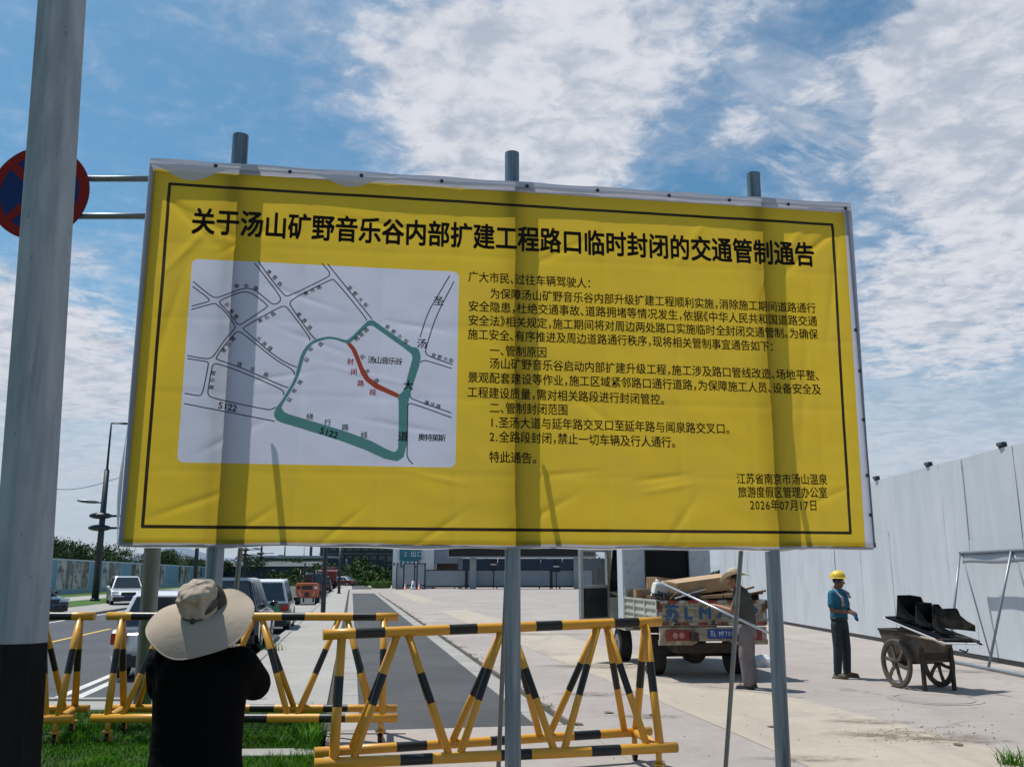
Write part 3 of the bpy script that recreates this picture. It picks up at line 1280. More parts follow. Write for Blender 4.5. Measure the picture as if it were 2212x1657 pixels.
mb.build('base_rail', M_BLK, wl_)
mb = MB()
mb.box((.10, 19, 2.0), (.05, 38.0, .06))
mb.box((.10, 19, 3.9), (.05, 38.0, .06))
for k in range(14):
    mb.box((.16, .2 + k * 2.9, 2.0), (.08, .08, 4.0))
mb.build('back_frame', M_GATEG, wl_)
for k, (y, lab) in enumerate(((23.5, 'dark floodlight on the wall top beside the right edge of the board'), (20.5, 'dark floodlight on the wall top, middle one in view'),
                              (17.35, 'dark floodlight on the wall top nearest the right edge of the picture'), (14.2, 'dark floodlight on the wall top outside the right edge'))):
    t = thing('floodlight', lab, 'floodlight', (9.5, y, 4.09), .15, 'small floodlights along the wall top')
    mb = MB()
    mb.box((-.02, 0, .065), (.10, .19, .07))
    mb.build('housing', M_DARKM, t, bevel=.012)
    mb = MB()
    mb.box((.0, 0, .015), (.05, .2, .05))
    mb.build('bracket', M_BLK, t)
    mb = MB()
    mb.box((-.075, 0, .065), (.012, .15, .045))
    mb.build('lens', M_LAMPH, t)

# ================================================================== NOTICE BOARD
BLc = at(258, 1178, 6.6)
BRc = at(1893, 1195, 7.4)
ex = Vector((BRc.x - BLc.x, BRc.y - BLc.y, 0)).normalized()
nv = Vector((ex.y, -ex.x, 0))          # towards the viewer
B0 = Vector((BLc.x, BLc.y, 0))


def onb(x, y):
    """board coordinates (metres along the board, height) of a photographed point"""
    r = ray(x, y)
    e = Vector((0, 0, EYE))
    t = nv.dot(B0 - e) / nv.dot(r)
    p = e + r * t
    return ((p - B0).dot(ex), p.z)


BRD = math.atan2(ex.y, ex.x)
board = thing('notice_board', 'large yellow traffic notice banner with map and Chinese text on steel posts', 'notice board', tuple(B0), BRD)
# local frame of the board: x along it, -y towards the viewer, z up

cTL, cTR, cBR, cBL = onb(367, 398), onb(1797, 486), onb(1838, 1151), onb(308, 1137)
UW, UH = 5.5, 2.65


def from_uv(u, v):
    a = u / UW
    b = v / UH
    x = (cBL[0] * (1 - a) + cBR[0] * a) * (1 - b) + (cTL[0] * (1 - a) + cTR[0] * a) * b
    z = (cBL[1] * (1 - a) + cBR[1] * a) * (1 - b) + (cTL[1] * (1 - a) + cTR[1] * a) * b
    return x, z


def to_uv(x, z):
    u, v = x, z - 2.0
    for _ in range(6):
        px, pz = from_uv(u, v)
        u += x - px
        v += z - pz
    return u, v


def crease(x, z, x0, z0, ang, L, w, amp):
    dx_, dz_ = x - x0, z - z0
    ca, sa = math.cos(ang), math.sin(ang)
    p = dx_ * ca + dz_ * sa
    q = -dx_ * sa + dz_ * ca
    if abs(p) > L or abs(q) > 4 * w:
        return 0.0
    w = w * .55
    return (.62 if z0 < 2.6 else .95) * amp * math.exp(-abs(q / w) ** 1.5) * math.cos(p / L * math.pi / 2) ** 2


CR = [(.25, 4.45, -.75, .55, .05, .012), (.5, 4.35, -.5, .6, .05, .010), (.3, 4.15, .9, .4, .05, -.008), (.75, 4.25, .55, .35, .04, .008),
      (.22, 3.6, 1.35, .7, .06, .008), (5.5, 4.45, .7, .7, .05, .012), (5.2, 4.35, .95, .6, .06, -.010), (5.62, 4.1, 1.4, .8, .05, .009),
      (4.4, 4.45, 1.0, .4, .07, -.007), (3.1, 2.15, .5, .45, .045, .011), (.9, 2.05, .6, .35, .04, .009), (1.55, 2.02, .7, .35, .04, .010),
      (2.3, 2.02, .6, .35, .04, .010), (4.1, 2.35, .18, .35, .03, -.008), (4.05, 2.43, .15, .4, .03, .009), (3.25, 2.45, .1, .5, .03, .008),
      (2.3, 2.4, -.2, .4, .03, -.007), (4.2, 2.1, .95, .35, .05, .010), (.5, 2.2, .35, .5, .04, .010), (1.9, 4.42, -.15, .8, .04, .007),
      (1.2, 3.8, -.3, .5, .03, .005), (1.3, 3.45, -.35, .5, .03, .005), (1.0, 3.15, .2, .5, .025, .005), (1.7, 3.2, -.2, .6, .025, -.004),
      (2.1, 3.6, -.15, .5, .025, .004), (5.3, 3.2, 1.45, .9, .07, .008), (5.1, 2.6, 1.35, .6, .06, -.007), (3.6, 2.9, -.6, .6, .05, .005),
      (2.0, 2.8, -.15, .5, .03, .005), (.75, 2.7, .5, .4, .04, .006), (5.45, 2.3, .4, .35, .035, .008), (3.3, 4.3, .5, .5, .05, .006)]


def disp(x, z):
    """wrinkles of the banner: metres towards the viewer"""
    d = .009 * noise.noise(Vector((x * .9, z * .8, 1.7))) + .0045 * noise.noise(Vector((x * 2.6 + z * .8, z * 2.2, 4.1)))
    d += .0022 * noise.noise(Vector((x * 5 + z * 2, z * 6, 2.1)))
    for c in CR:
        d += crease(x, z, *c)
    # packing folds, vertical
    for xf in (.62, 1.22, 1.82, 2.42, 3.02, 3.62, 4.22, 4.82, 5.42):
        q = abs(x - xf)
        if q < .05:
            d += .0025 * (1 - q / .05)
    for zf in (2.43, 3.02, 3.6, 4.2):
        q = abs(z - zf)
        if q < .04:
            d += .0015 * (1 - q / .04)
    return d


def banner_mat():
    m = bpy.data.materials.new('printed banner')
    m.use_nodes = True
    t = m.node_tree
    n = Net(t)
    for nd in list(t.nodes):
        if nd.type != 'OUTPUT_MATERIAL':
            t.nodes.remove(nd)
    out = [nd for nd in t.nodes if nd.type == 'OUTPUT_MATERIAL'][0]
    uv = n.n('ShaderNodeUVMap', uv_map='print').outputs[0]
    u, v, _ = n.sep(uv)

    def box_sdf(x0, x1, y0, y1, r):
        qx = n.m('SUBTRACT', n.m('ABSOLUTE', n.m('SUBTRACT', u, (x0 + x1) / 2)), (x1 - x0) / 2 - r)
        qy = n.m('SUBTRACT', n.m('ABSOLUTE', n.m('SUBTRACT', v, (y0 + y1) / 2)), (y1 - y0) / 2 - r)
        mx, my = n.m('MAXIMUM', qx, 0.0), n.m('MAXIMUM', qy, 0.0)
        o = n.m('SQRT', n.m('ADD', n.m('MULTIPLY', mx, mx), n.m('MULTIPLY', my, my)))
        i = n.m('MINIMUM', n.m('MAXIMUM', qx, qy), 0.0)
        return n.m('SUBTRACT', n.m('ADD', o, i), r)

    yel = (.67, .46, .035)
    white = (.58, .60, .72)
    p1 = to_uv(*onb(415, 559))
    p2 = to_uv(*onb(984, 1010))
    pan = n.m('LESS_THAN', box_sdf(p1[0], p2[0], p2[1], p1[1], .05), 0.0)
    y1 = to_uv(*onb(333, 365))
    y2 = to_uv(*onb(1870, 1182))
    inside = n.m('LESS_THAN', box_sdf(y1[0], y2[0], y2[1], y1[1], .004), 0.0)
    line = n.m('LESS_THAN', n.m('ABSOLUTE', box_sdf(0, UW, 0, UH, .001)), .0122)
    col = n.mix(inside, c4(white), c4(yel))
    col = n.mix(line, col, (.03, .022, .012, 1))
    col = n.mix(pan, col, c4(white))
    p = n.n('ShaderNodeTexCoord').outputs['Object']
    dirt = n.rng(n.noise(p, 2.2, 6, .65), .35, .7)
    col = n.mix(n.m('MULTIPLY', dirt, .10), col, (.25, .22, .14, 1))
    bp = n.n('ShaderNodeBump')
    bp.inputs['Distance'].default_value = .0022
    h = n.m('ADD', n.noise(n.v('MULTIPLY', p, (1.2, 1, 2.4)), 7.0, 5, .6, .9), n.m('MULTIPLY', n.noise(p, 140, 2, .5), .05))
    t.links.new(h, bp.inputs['Height'])
    df = n.n('ShaderNodeBsdfPrincipled')
    df.inputs['Roughness'].default_value = .5
    df.inputs['Specular IOR Level'].default_value = .25
    tr = n.n('ShaderNodeBsdfTranslucent')
    t.links.new(col, df.inputs['Base Color'])
    t.links.new(bp.outputs[0], df.inputs['Normal'])
    tcol = n.mix(.25, col, (1, 1, 1, 1))
    t.links.new(col, tr.inputs['Color'])
    ms = n.n('ShaderNodeMixShader')
    ms.inputs[0].default_value = .70
    t.links.new(df.outputs[0], ms.inputs[1])
    t.links.new(tr.outputs[0], ms.inputs[2])
    t.links.new(ms.outputs[0], out.inputs['Surface'])
    return m


def cloth_mat(name, col, mixf=.45):
    m = bpy.data.materials.new(name)
    m.use_nodes = True
    t = m.node_tree
    n = Net(t)
    out = [nd for nd in t.nodes if nd.type == 'OUTPUT_MATERIAL'][0]
    df = t.nodes['Principled BSDF']
    df.inputs['Base Color'].default_value = c4(col)
    df.inputs['Roughness'].default_value = .5
    tr = n.n('ShaderNodeBsdfTranslucent')
    tr.inputs['Color'].default_value = c4(col)
    ms = n.n('ShaderNodeMixShader')
    ms.inputs[0].default_value = mixf
    t.links.new(df.outputs[0], ms.inputs[1])
    t.links.new(tr.outputs[0], ms.inputs[2])
    t.links.new(ms.outputs[0], out.inputs['Surface'])
    return m


M_BANNER = banner_mat()
M_HEM = cloth_mat('banner hem', (.60, .61, .67), .35)
oTL, oTR, oBR, oBL = onb(325, 343), onb(1838, 441), onb(1886, 1186), onb(262, 1176)
NU, NV = 360, 190
uTL, uBR = to_uv(*oTL), to_uv(*oBR)
U0, U1 = to_uv(*oTL)[0], to_uv(*oTR)[0]
V0, V1 = to_uv(*oBL)[1], to_uv(*oTL)[1]
mb = MB()
uvs = []
for j in range(NV + 1):
    for i in range(NU + 1):
        u = U0 + (U1 - U0) * i / NU
        v = V0 + (V1 - V0) * j / NV
        x, z = from_uv(u, v)
        # slack bottom edge
        k = max(0, 1 - j / 8)
        z -= k * (.000 + .006 * math.sin(x * 3.2) + .004 * math.sin(x * 9 + 1))
        e = min(i, NU - i) / 10
        y = -disp(x, z) * min(1, e) * min(1, (NV - j) / 6)
        mb.v.append((x, y, z))
        uvs.append((u, v))
for j in range(NV):
    for i in range(NU):
        a = j * (NU + 1) + i
        mb.f.append((a, a + 1, a + NU + 2, a + NU + 1))
        mb.mi.append(0)
        mb.sm.append(True)
banner = mb.build('banner', M_BANNER, board, fixn=False)
ul = banner.data.uv_layers.new(name='print')
lv = [0] * len(banner.data.loops)
banner.data.loops.foreach_get('vertex_index', lv)
flat = []
for q in lv:
    flat += uvs[q]
ul.data.foreach_set('uv', flat)

# returns of the cloth round the frame: bottom, left, right
mb = MB()
nb = 120
for (i0, side) in ((0, 'L'), (NU, 'R')):
    sg = -1 if side == 'L' else 1

    def fn(u, v, i0=i0, sg=sg):
        j = int(round(v * 95)) * 2
        p = Vector(mb_v[j * (NU + 1) + i0])
        bulge = (.040 * math.exp(-((v - .13) / .13) ** 2) + .006 * math.sin(v * 9)) if sg < 0 else .018 + .006 * math.sin(v * 7)
        return (p.x + sg * (.004 + bulge * math.sin(u * math.pi * .6)), p.y + u * .075, p.z)
    mb_v = banner.data.vertices
    mb_v = [tuple(q.co) for q in banner.data.vertices]
    mb = MB()
    mb.grid(4, 95, fn)
    mb.build('side_return', M_HEM, banner, fixn=False)
mb = MB()


def fnb(u, v):
    i = int(round(u * 180)) * 2
    p = Vector(mb_v[i])
    return (p.x, p.y + v * .07, p.z - .006 * math.sin(v * math.pi * .55) - .006 * v * (1 + math.sin(p.x * 4.1)))


mb.grid(180, 4, fnb)
mb.build('bottom_return', M_HEM, banner, fixn=False)
# folded hem along the top, scalloped between the eyelets
mb = MB()
EY = [onb(*p) for p in ((467, 358), (627, 371), (781, 379), (954, 391), (1138, 402), (1290, 411), (1444, 422), (1574, 432), (1701, 441), (1827, 450))]


def fnt(u, v):
    x = oTL[0] + .004 + (oTR[0] - oTL[0] - .008) * u
    zt = oTL[1] + (oTR[1] - oTL[1]) * u
    drop = .055 + (.085 * max(0, math.sin((x + .02) / .62 * math.pi)) ** 2 if x < 1.9 else .01 * math.sin(x * 6))
    if x < .6:
        drop += .03 * math.sin(x / .6 * math.pi)
    return (x, -.0045 - .007 * math.sin(v * 3.1) * (1 if x < 1.9 else .4) - max(0, disp(x, zt - drop * v)) * .3, zt + .004 + .008 * math.sin(x * 9) * (1 - v) * .5 - drop * v)


mb.grid(200, 4, fnt)
mb.build('top_hem', M_HEM, banner, fixn=False)
M_EYE = mat('eyelet brass', (.06, .06, .065), .4, .8)
em = None
sides = [onb(*p) for p in ((1849, 712), (1858, 800), (1866, 905), (1874, 1025), (1881, 1110))]
for (x, z) in EY + sides:
    if em is None:
        mb = MB()
        mb.tube((0, 0, 0), (0, -.006, 0), .016, .014, 12)
        o = mb.build('eyelet', M_EYE, banner)
        em = o.data
    else:
        o = bpy.data.objects.new('eyelet', em)
        C.objects.link(o)
        o.parent = banner
    o.location = (x - (0.012 if x > 5.7 else 0), -.016, z - .01)

# ---- frame and posts
M_GALV = mat('galvanised steel', (.24, .28, .31), .40, .55, nscale=9, col2=(.075, .105, .13), lo=.3, hi=.7, detail=6, bump=.0004, bscale=60, stretch=(2.2, 2.2, .10))
M_GALV_D = mat('dull galvanised tube', (.20, .225, .235), .45, .5, nscale=9, namt=.1)
fy = .030
mb = MB()
mb.box(((oTL[0] + oTR[0]) / 2, .043, 4.835), (oTR[0] - oTL[0] - .02, .05, .05))
frt = mb.build('frame_bar', M_GALV_D, board)
frt.rotation_euler = (0, 0, 0)
for x, z0, z1 in ((oTL[0] + .035, 1.92, 4.81), (oTR[0] - .045, 1.9, 4.8)):
    mb = MB()
    mb.box((x, fy, (z0 + z1) / 2), (.04, .036, z1 - z0))
    mb.build('frame_bar', M_GALV_D, board)
mb = MB()
mb.box(((oTL[0] + oTR[0]) / 2, fy, 1.915), (oTR[0] - oTL[0] - .04, .036, .04))
mb.build('frame_bar', M_GALV_D, board)
# posts: (bottom X, Y), (top X, Y, Z)
PST = [((-2.19, 6.785), 5.18, .0635, -.326, -.3215), ((0.004, 7.08), 5.17, .0605, 0.0, 0.001), ((2.086, 7.372), 5.12, .058, .2872, .2815)]
mtx = (Matrix.Translation(board.location) @ Matrix.Rotation(BRD, 4, 'Z')).inverted()
for (bx, by), zt, r, kt, kb in PST:
    top = mtx @ Vector((kt * by, by, zt))
    bot = mtx @ Vector((kb * by, by, -.05))
    mb = MB()
    d = (top - bot).normalized()
    mb.tube(bot, top, r, r, 28, caps=False)
    mb.tube(top - d * .10, top, r - .004, r - .004, 28, caps=False)
    mb.tube(top - d * .11, top - d * .10, r - .003, r - .003, 28)
    po = mb.build('post', M_GALV, board)
    mb = MB()
    mb.tube(mtx @ Vector((kb * by, by, 0)), mtx @ Vector((kb * by, by, .012)), .13, .13, 20)
    mb.build('base_flange', M_GALV_D, po)
for (tp, bt) in (((2.03, 7.47, 3.2), (1.81, 8.2, .0)), ((.02, 7.17, 3.1), (-.118, 8.05, .0)), ((-1.98, 6.86, 3.1), (-2.40, 7.85, .0))):
    mb = MB()
    mb.tube(mtx @ Vector(bt), mtx @ Vector(tp), .0195, .0195, 12)
    mb.build('brace', M_GALV_D, board)

# ---- lettering
M_INK = mat('black print', (.012, .008, .004), .6, spec=.12)
M_INKR = mat('red print', (.50, .02, .02), .55, spec=.2)
M_INKG = mat('dark green print', (.015, .10, .06), .55, spec=.2)
M_ROADG = cloth_mat('green route print', (.15, .38, .33), .5)
M_ROADR = cloth_mat('red route print', (.62, .10, .04), .45)
M_MAPL = mat('map outline print', (.06, .075, .11), .6, spec=.2)


def subdiv_tris(vs, fs, maxl, lf=None):
    """split long faces so that print follows the cloth"""
    bm = bmesh.new()
    vv = [bm.verts.new((p[0], p[1], lf[i] if lf else 0)) for i, p in enumerate(vs)]
    for f in fs:
        try:
            bm.faces.new([vv[i] for i in f])
        except ValueError:
            pass
    for _ in range(4):
        es = [e for e in bm.edges if e.calc_length() > maxl]
        if not es:
            break
        bmesh.ops.subdivide_edges(bm, edges=es, cuts=1, use_grid_fill=False)
        bmesh.ops.triangulate(bm, faces=[f for f in bm.faces if len(f.verts) > 4])
    bm.verts.index_update()
    a = [(v.co.x, v.co.y, v.co.z) for v in bm.verts]
    b = [tuple(v.index for v in f.verts) for f in bm.faces]
    bm.free()
    return a, b


def put_print(name, vs, fs, m, lift=.0055, maxl=.07, parent=None, label=None, lf=None):
    a, b = subdiv_tris(vs, fs, maxl, lf)
    me = bpy.data.meshes.new(name)
    me.from_pydata([(x, -disp(x, z) - lift - q, z) for x, z, q in a], [], b)
    me.materials.append(m)
    o = bpy.data.objects.new(name, me)
    C.objects.link(o)
    o.parent = parent or banner
    if label:
        o['label'] = label
    return o


BOLDS = ((-1, -.7), (1, .7), (-.7, 1), (.7, -1))


def text_line(name, s, p0, p1, em_h, bold, m=M_INK, end=True, em_w=None):
    """p0, p1: photographed mid-height points of the line's ends"""
    a0, z0 = onb(*p0)
    a1, z1 = onb(*p1)
    L = sum(adv(c) for c in s) - .08
    sx = (a1 - a0) / L if end else em_w
    sl = (z1 - z0) / (a1 - a0)
    vs, fs, lf = [], [], []
    x = a0 - .04 * sx
    for ch in s:
        g, gf = glyph(ch)
        o = len(vs)
        off = 0
        if ch == '《':
            off = -.5
        for j, (bx_, by_) in enumerate(BOLDS):
            o = len(vs)
            for vx, vy in g:
                X = x + (vx + off + bx_ * bold) * sx
                vs.append((X, z0 + (X - a0) * sl + (vy + by_ * bold - .37) * em_h))
                lf.append(j * .0003)
            fs += [tuple(i + o for i in f) for f in gf]
        x += adv(ch) * sx
    return put_print(name, vs, fs, m, lf=lf)


text_line('title_lettering', '关于汤山矿野音乐谷内部扩建工程路口临时封闭的交通管制通告', (416, 478), (1757, 552), .228, .027)
BODY = [('广大市民、过往车辆驾驶人：', (1012, 598), (1277, 613)),
        ('为保障汤山矿野音乐谷内部升级扩建工程顺利实施，消除施工期间道路通行', (1059, 634.5), (1761, 667)),
        ('安全隐患，杜绝交通事故、道路拥堵等情况发生，依据《中华人民共和国道路交通', (1012, 661.5), (1764, 695)),
        ('安全法》相关规定，施工期间将对周边两处路口实施临时全封闭交通管制。为确保', (1012, 692), (1766, 723)),
        ('施工安全、有序推进及周边道路通行秩序，现将相关管制事宜通告如下：', (1011, 722), (1672, 749)),
        ('一、管制原因', (1058, 757), (1181, 762)),
        ('汤山矿野音乐谷启动内部扩建升级工程，施工涉及路口管线改造、场地平整、', (1058, 785), (1770, 812)),
        ('景观配套建设等作业，施工区域紧邻路口通行道路，为保障施工人员、设备安全及', (1011, 815), (1773, 842)),
        ('工程建设质量，需对相关路段进行封闭管控。', (1010, 847), (1436, 864)),
        ('二、管制封闭范围', (1058, 881), (1226, 886)),
        ('1.圣汤大道与延年路交叉口至延年路与闻泉路交叉口。', (1058, 912), (1577, 927)),
        ('2.全路段封闭，禁止一切车辆及行人通行。', (1058, 943), (1460, 956)),
        ('特此通告。', (1057, 987), (1160, 990)),
        ('江苏省南京市汤山温泉', (1591, 1034), (1786, 1036)),
        ('旅游度假区管理办公室', (1594, 1063), (1786, 1064)),
        ('2026年07月17日', (1620, 1090.5), (1765, 1092))]
for s_, p0, p1 in BODY:
    text_line('text_line', s_, p0, p1, .095, .013)


# ---- the map
def mp(x, y):
    return onb((600 + x / 1.949) / 1.678, (850 + y / 1.949) / 1.678)


def smooth_poly(pts, closed=False, it=2):
    for _ in range(it):
        q = []
        n = len(pts)
        rng_ = range(n) if closed else range(n - 1)
        if not closed:
            q.append(pts[0])
        for i in rng_:
            a, b = pts[i], pts[(i + 1) % n]
            q.append((a[0] * .75 + b[0] * .25, a[1] * .75 + b[1] * .25))
            q.append((a[0] * .25 + b[0] * .75, a[1] * .25 + b[1] * .75))
        if not closed:
            q.append(pts[-1])
        pts = q
    return pts


MAPL = [
    [(195, 333), (300, 420), (345, 448), (380, 445), (525, 388), (585, 380), (635, 395), (690, 440), (745, 488), (770, 497), (805, 482), (815, 455), (800, 425), (725, 325), (630, 205)],
    [(655, 190), (740, 310), (840, 435), (870, 440), (1145, 305), (1162, 285), (1155, 262), (1105, 205)],
    [(190, 367), (270, 425), (308, 458), (310, 470), (295, 478), (185, 508)],
    [(183, 532), (340, 487), (360, 492), (430, 555), (490, 640), (494, 665), (430, 730), (350, 850), (320, 877), (280, 880), (155, 857)],
    [(460, 435), (525, 410), (585, 407), (640, 435), (720, 500), (722, 515), (535, 637), (515, 638), (500, 625), (440, 545), (380, 485), (385, 468), (460, 435)],
    [(930, 935), (915, 938), (780, 870), (550, 670), (545, 660), (820, 507), (850, 510), (870, 530), (1020, 730), (1020, 755)],
    [(1060, 742), (1030, 715), (885, 510), (878, 485), (895, 460), (1170, 318), (1195, 320), (1415, 590), (1420, 610)],
    [(1145, 210), (1460, 600)],
    [(155, 878), (290, 898), (303, 905), (302, 930), (265, 1115), (250, 1137), (230, 1140), (135, 1123)],
    [(912, 995), (910, 975), (890, 950), (780, 890), (560, 710), (515, 683), (490, 700), (430, 770), (358, 870), (360, 885), (520, 935), (850, 1082), (868, 1080)],
    [(130, 1195), (770, 1320)],
    [(835, 1135), (837, 1115), (815, 1092), (530, 968), (375, 917), (345, 915), (330, 930), (300, 1100), (300, 1130), (325, 1157), (720, 1240), (750, 1238), (780, 1220)],
    [(2008, 292), (1920, 440), (1850, 560), (1797, 730)],
    [(2038, 335), (1940, 520), (1890, 640), (1835, 820), (1840, 845), (1870, 865), (2027, 920)],
    [(2022, 947), (1840, 890), (1815, 893), (1803, 905)],
    [(1727, 1130), (1730, 1150), (1745, 1165), (2018, 1260)],
    [(2020, 1293), (1740, 1193), (1720, 1195), (1712, 1210)],
    [(1706, 1555), (1715, 1590), (1748, 1622)],
    [(1712, 1210), (1706, 1555)]]
for pl_ in MAPL:
    pts = [Vector((*mp(*p), 0)) for p in smooth_poly(pl_)]
    vs, fs = [], []
    w_ = .0042
    for i, p in enumerate(pts):
        d = (pts[min(i + 1, len(pts) - 1)] - pts[max(i - 1, 0)])
        d = d.normalized() if d.length > 1e-6 else Vector((1, 0, 0))
        q = Vector((-d.y, d.x, 0)) * w_
        vs += [(p.x + q.x, p.y + q.y), (p.x - q.x, p.y - q.y)]
    fs = [(2 * i, 2 * i + 1, 2 * i + 3, 2 * i + 2) for i in range(len(pts) - 1)]
    put_print('map_line', vs, fs, M_MAPL, .0045, .06)

outer = [(767, 1258), (768, 1295), (800, 1325), (880, 1347), (1340, 1490), (1615, 1617), (1705, 1558), (1712, 1210), (1727, 1130), (1765, 1015), (1802, 900), (1803, 850), (1785, 805), (1760, 797), (1735, 795),
         (1500, 630), (1470, 607), (1440, 607), (1420, 618), (1295, 745), (1270, 748), (1200, 727), (1150, 722), (1080, 735), (1010, 770), (960, 840), (935, 930), (912, 1020), (835, 1155), (780, 1228)]
inner = [(822, 1212), (822, 1235), (850, 1264), (920, 1284), (1400, 1430), (1600, 1537), (1630, 1533), (1646, 1505), (1648, 1180), (1640, 1155), (1650, 1133), (1690, 1095), (1702, 1030), (1742, 885), (1745, 865), (1730, 835),
         (1500, 672), (1465, 647), (1440, 645), (1415, 660), (1310, 767), (1280, 774), (1200, 744), (1150, 740), (1095, 752), (1030, 782), (985, 850), (960, 940), (935, 1022), (862, 1150)]


def fill(name, loops, m, lift):
    L = [[mp(*p) for p in lp] for lp in loops]
    tri = tessellate_polygon([[Vector((x, z, 0)) for x, z in lp] for lp in L])
    vs = [p for lp in L for p in lp]
    return put_print(name, vs, [tuple(t) for t in tri], m, lift, .12)


fill('green_route', [smooth_poly(outer, True, 1), smooth_poly(inner, True, 1)], M_ROADG, .0040)
fill('red_route', [[(1278, 772), (1310, 768), (1345, 810), (1370, 870), (1395, 935), (1440, 1012), (1500, 1055), (1652, 1128), (1640, 1156), (1480, 1088), (1415, 1038), (1378, 980), (1345, 890), (1315, 820)]], M_ROADR, .0052)


def map_text(s, pts, size, rot, m=M_INK, bold=.017):
    """characters centred on the given map points"""
    vs, fs, lf = [], [], []
    k = size * 1.18 / 1.949 / 1.678 / 300
    for ch, (x, y) in zip(s, pts):
        cx, cz = mp(x, y)
        g, gf = glyph(ch)
        ca, sa = math.cos(R(rot)), math.sin(R(rot))
        w2 = .5 if ord(ch) > 127 else adv(ch) / 2
        for j, (bx_, by_) in enumerate(BOLDS):
            o = len(vs)
            for vx, vy in g:
                a, b = (vx + bx_ * bold - w2) * k, (vy + by_ * bold - .37) * k
                vs.append((cx + a * ca - b * sa, cz + a * sa + b * ca))
                lf.append(j * .0003)
            fs += [tuple(i + o for i in f) for f in gf]
    put_print('map_lettering', vs, fs, m, .0068, .06, lf=lf)


MT = [('美墅路', [(733, 268), (773, 308), (808, 353)], 31, -38), ('琴宇路', [(503, 368), (570, 368), (640, 383)], 32, -6),
      ('乐泉路', [(435, 500), (467, 545), (500, 583)], 32, -42), ('美乐路', [(670, 612), (717, 590), (762, 565)], 32, 30),
      ('美乐路', [(993, 418), (1040, 397), (1085, 376)], 32, 28), ('泉都大街', [(1303, 380), (1340, 420), (1378, 462), (1414, 502)], 32, -42),
      ('美泉路', [(943, 568), (983, 612), (1020, 661)], 32, -42), ('泉都大街', [(1568, 656), (1612, 688), (1655, 722), (1700, 757)], 32, -32),
      ('泉都大街', [(1895, 855), (1937, 868), (1978, 881), (2018, 893)], 32, -14), ('隆庆路', [(1847, 1190), (1887, 1203), (1928, 1215)], 32, -16),
      ('汤山音乐谷', [(1455, 888), (1503, 890), (1552, 892), (1600, 895), (1648, 896)], 50, -2), ('奥特莱斯', [(1810, 1433), (1858, 1435), (1906, 1437), (1953, 1438)], 50, 0),
      ('延年路', [(1393, 867), (1427, 969), (1492, 1036)], 32, -55), ('延年路', [(997, 888), (1028, 815), (1098, 780)], 32, 55),
      ('延年路', [(876, 1168), (912, 1106), (951, 1046)], 32, 58), ('闻泉路', [(1352, 738), (1384, 709), (1418, 677)], 34, 44),
      ('黄乐路', [(413, 822), (445, 780), (478, 740)], 32, 50), ('乐泉路', [(660, 742), (700, 775), (741, 807)], 32, -40),
      ('琪乐路', [(524, 920), (618, 955), (711, 993)], 32, -18), ('黄乐路', [(327, 1081), (332, 1030), (338, 980)], 32, 82)]
for s_, pts, sz, rt in MT:
    map_text(s_, pts, sz, rt)
for s_, p in (('圣', (1930, 473)), ('汤', (1811, 772)), ('大', (1715, 1066)), ('道', (1677, 1427))):
    map_text(s_, [p], 68, 0, M_INK, .012)
map_text('封闭路段', [(1307, 900), (1331, 973), (1379, 1053), (1465, 1116)], 44, 0, M_INKR, .022)
map_text('绕行路线', [(1021, 1288), (1146, 1329), (1270, 1363), (1403, 1417)], 44, 0, M_INKG, .018)
map_text('S122', [(395, 1208), (428, 1214), (460, 1221), (492, 1227)], 58, -6)
map_text('S122', [(1111, 1387), (1143, 1397), (1174, 1408), (1206, 1418)], 58, -15)

# ================================================================== FOREGROUND LAMP POLE
def pole_mat(name, c1, c2):
    m = bpy.data.materials.new(name)
    m.use_nodes = True
    n = Net(m.node_tree)
    b = m.node_tree.nodes['Principled BSDF']
    b.inputs['Roughness'].default_value = .6
    b.inputs['Specular IOR Level'].default_value = .2
    p = n.n('ShaderNodeTexCoord').outputs['Object']
    f = n.rng(n.noise(n.v('MULTIPLY', p, (5, 5, .8)), 2.4, 6, .65), .35, .7)
    col = n.mix(f, c4(c1), c4(c2))
    f = n.rng(n.noise(n.v('MULTIPLY', p, (1, 1, .45)), 17, 6, .7, .6), .63, .70)
    col = n.mix(n.m('MULTIPLY', f, .55), col, c4(tuple(q * .35 for q in c1)))
    f = n.rng(n.noise(n.v('MULTIPLY', p, (14, 14, .35)), 1.6, 4, .6), .60, .75)
    col = n.mix(n.m('MULTIPLY', f, .45), col, c4(tuple(q * .55 for q in c1)))
    m.node_tree.links.new(col, b.inputs['Base Color'])
    bp = n.n('ShaderNodeBump')
    bp.inputs['Distance'].default_value = .0015
    m.node_tree.links.new(n.noise(p, 30, 5, .7), bp.inputs['Height'])
    m.node_tree.links.new(bp.outputs[0], b.inputs['Normal'])
    return m


M_POLE = pole_mat('weathered white pole paint', (.27, .30, .33), (.40, .42, .44))
M_POLEB = pole_mat('black pole paint', (.004, .004, .004), (.008, .008, .009))
t = thing('lamp_pole', 'thick pale octagonal lamp pole with a black painted foot at the left edge', 'lamp pole', (-1.731, 3.4, 0))
lean = Vector((-.042, 0, 1)).normalized()


def oct_tube(mb, z0, z1, r0, r1):
    a, b = lean * z0, lean * z1
    vs = []
    for c, r in ((a, r0), (b, r1)):
        for k in range(8):
            an = 2 * math.pi * (k + .5) / 8 - .323
            vs.append(c + Vector((math.cos(an) * r, math.sin(an) * r, 0)))
    fs = [(k, (k + 1) % 8, 8 + (k + 1) % 8, 8 + k) for k in range(8)] + [tuple(range(8))[::-1], tuple(range(8, 16))]
    mb.add(vs, fs)


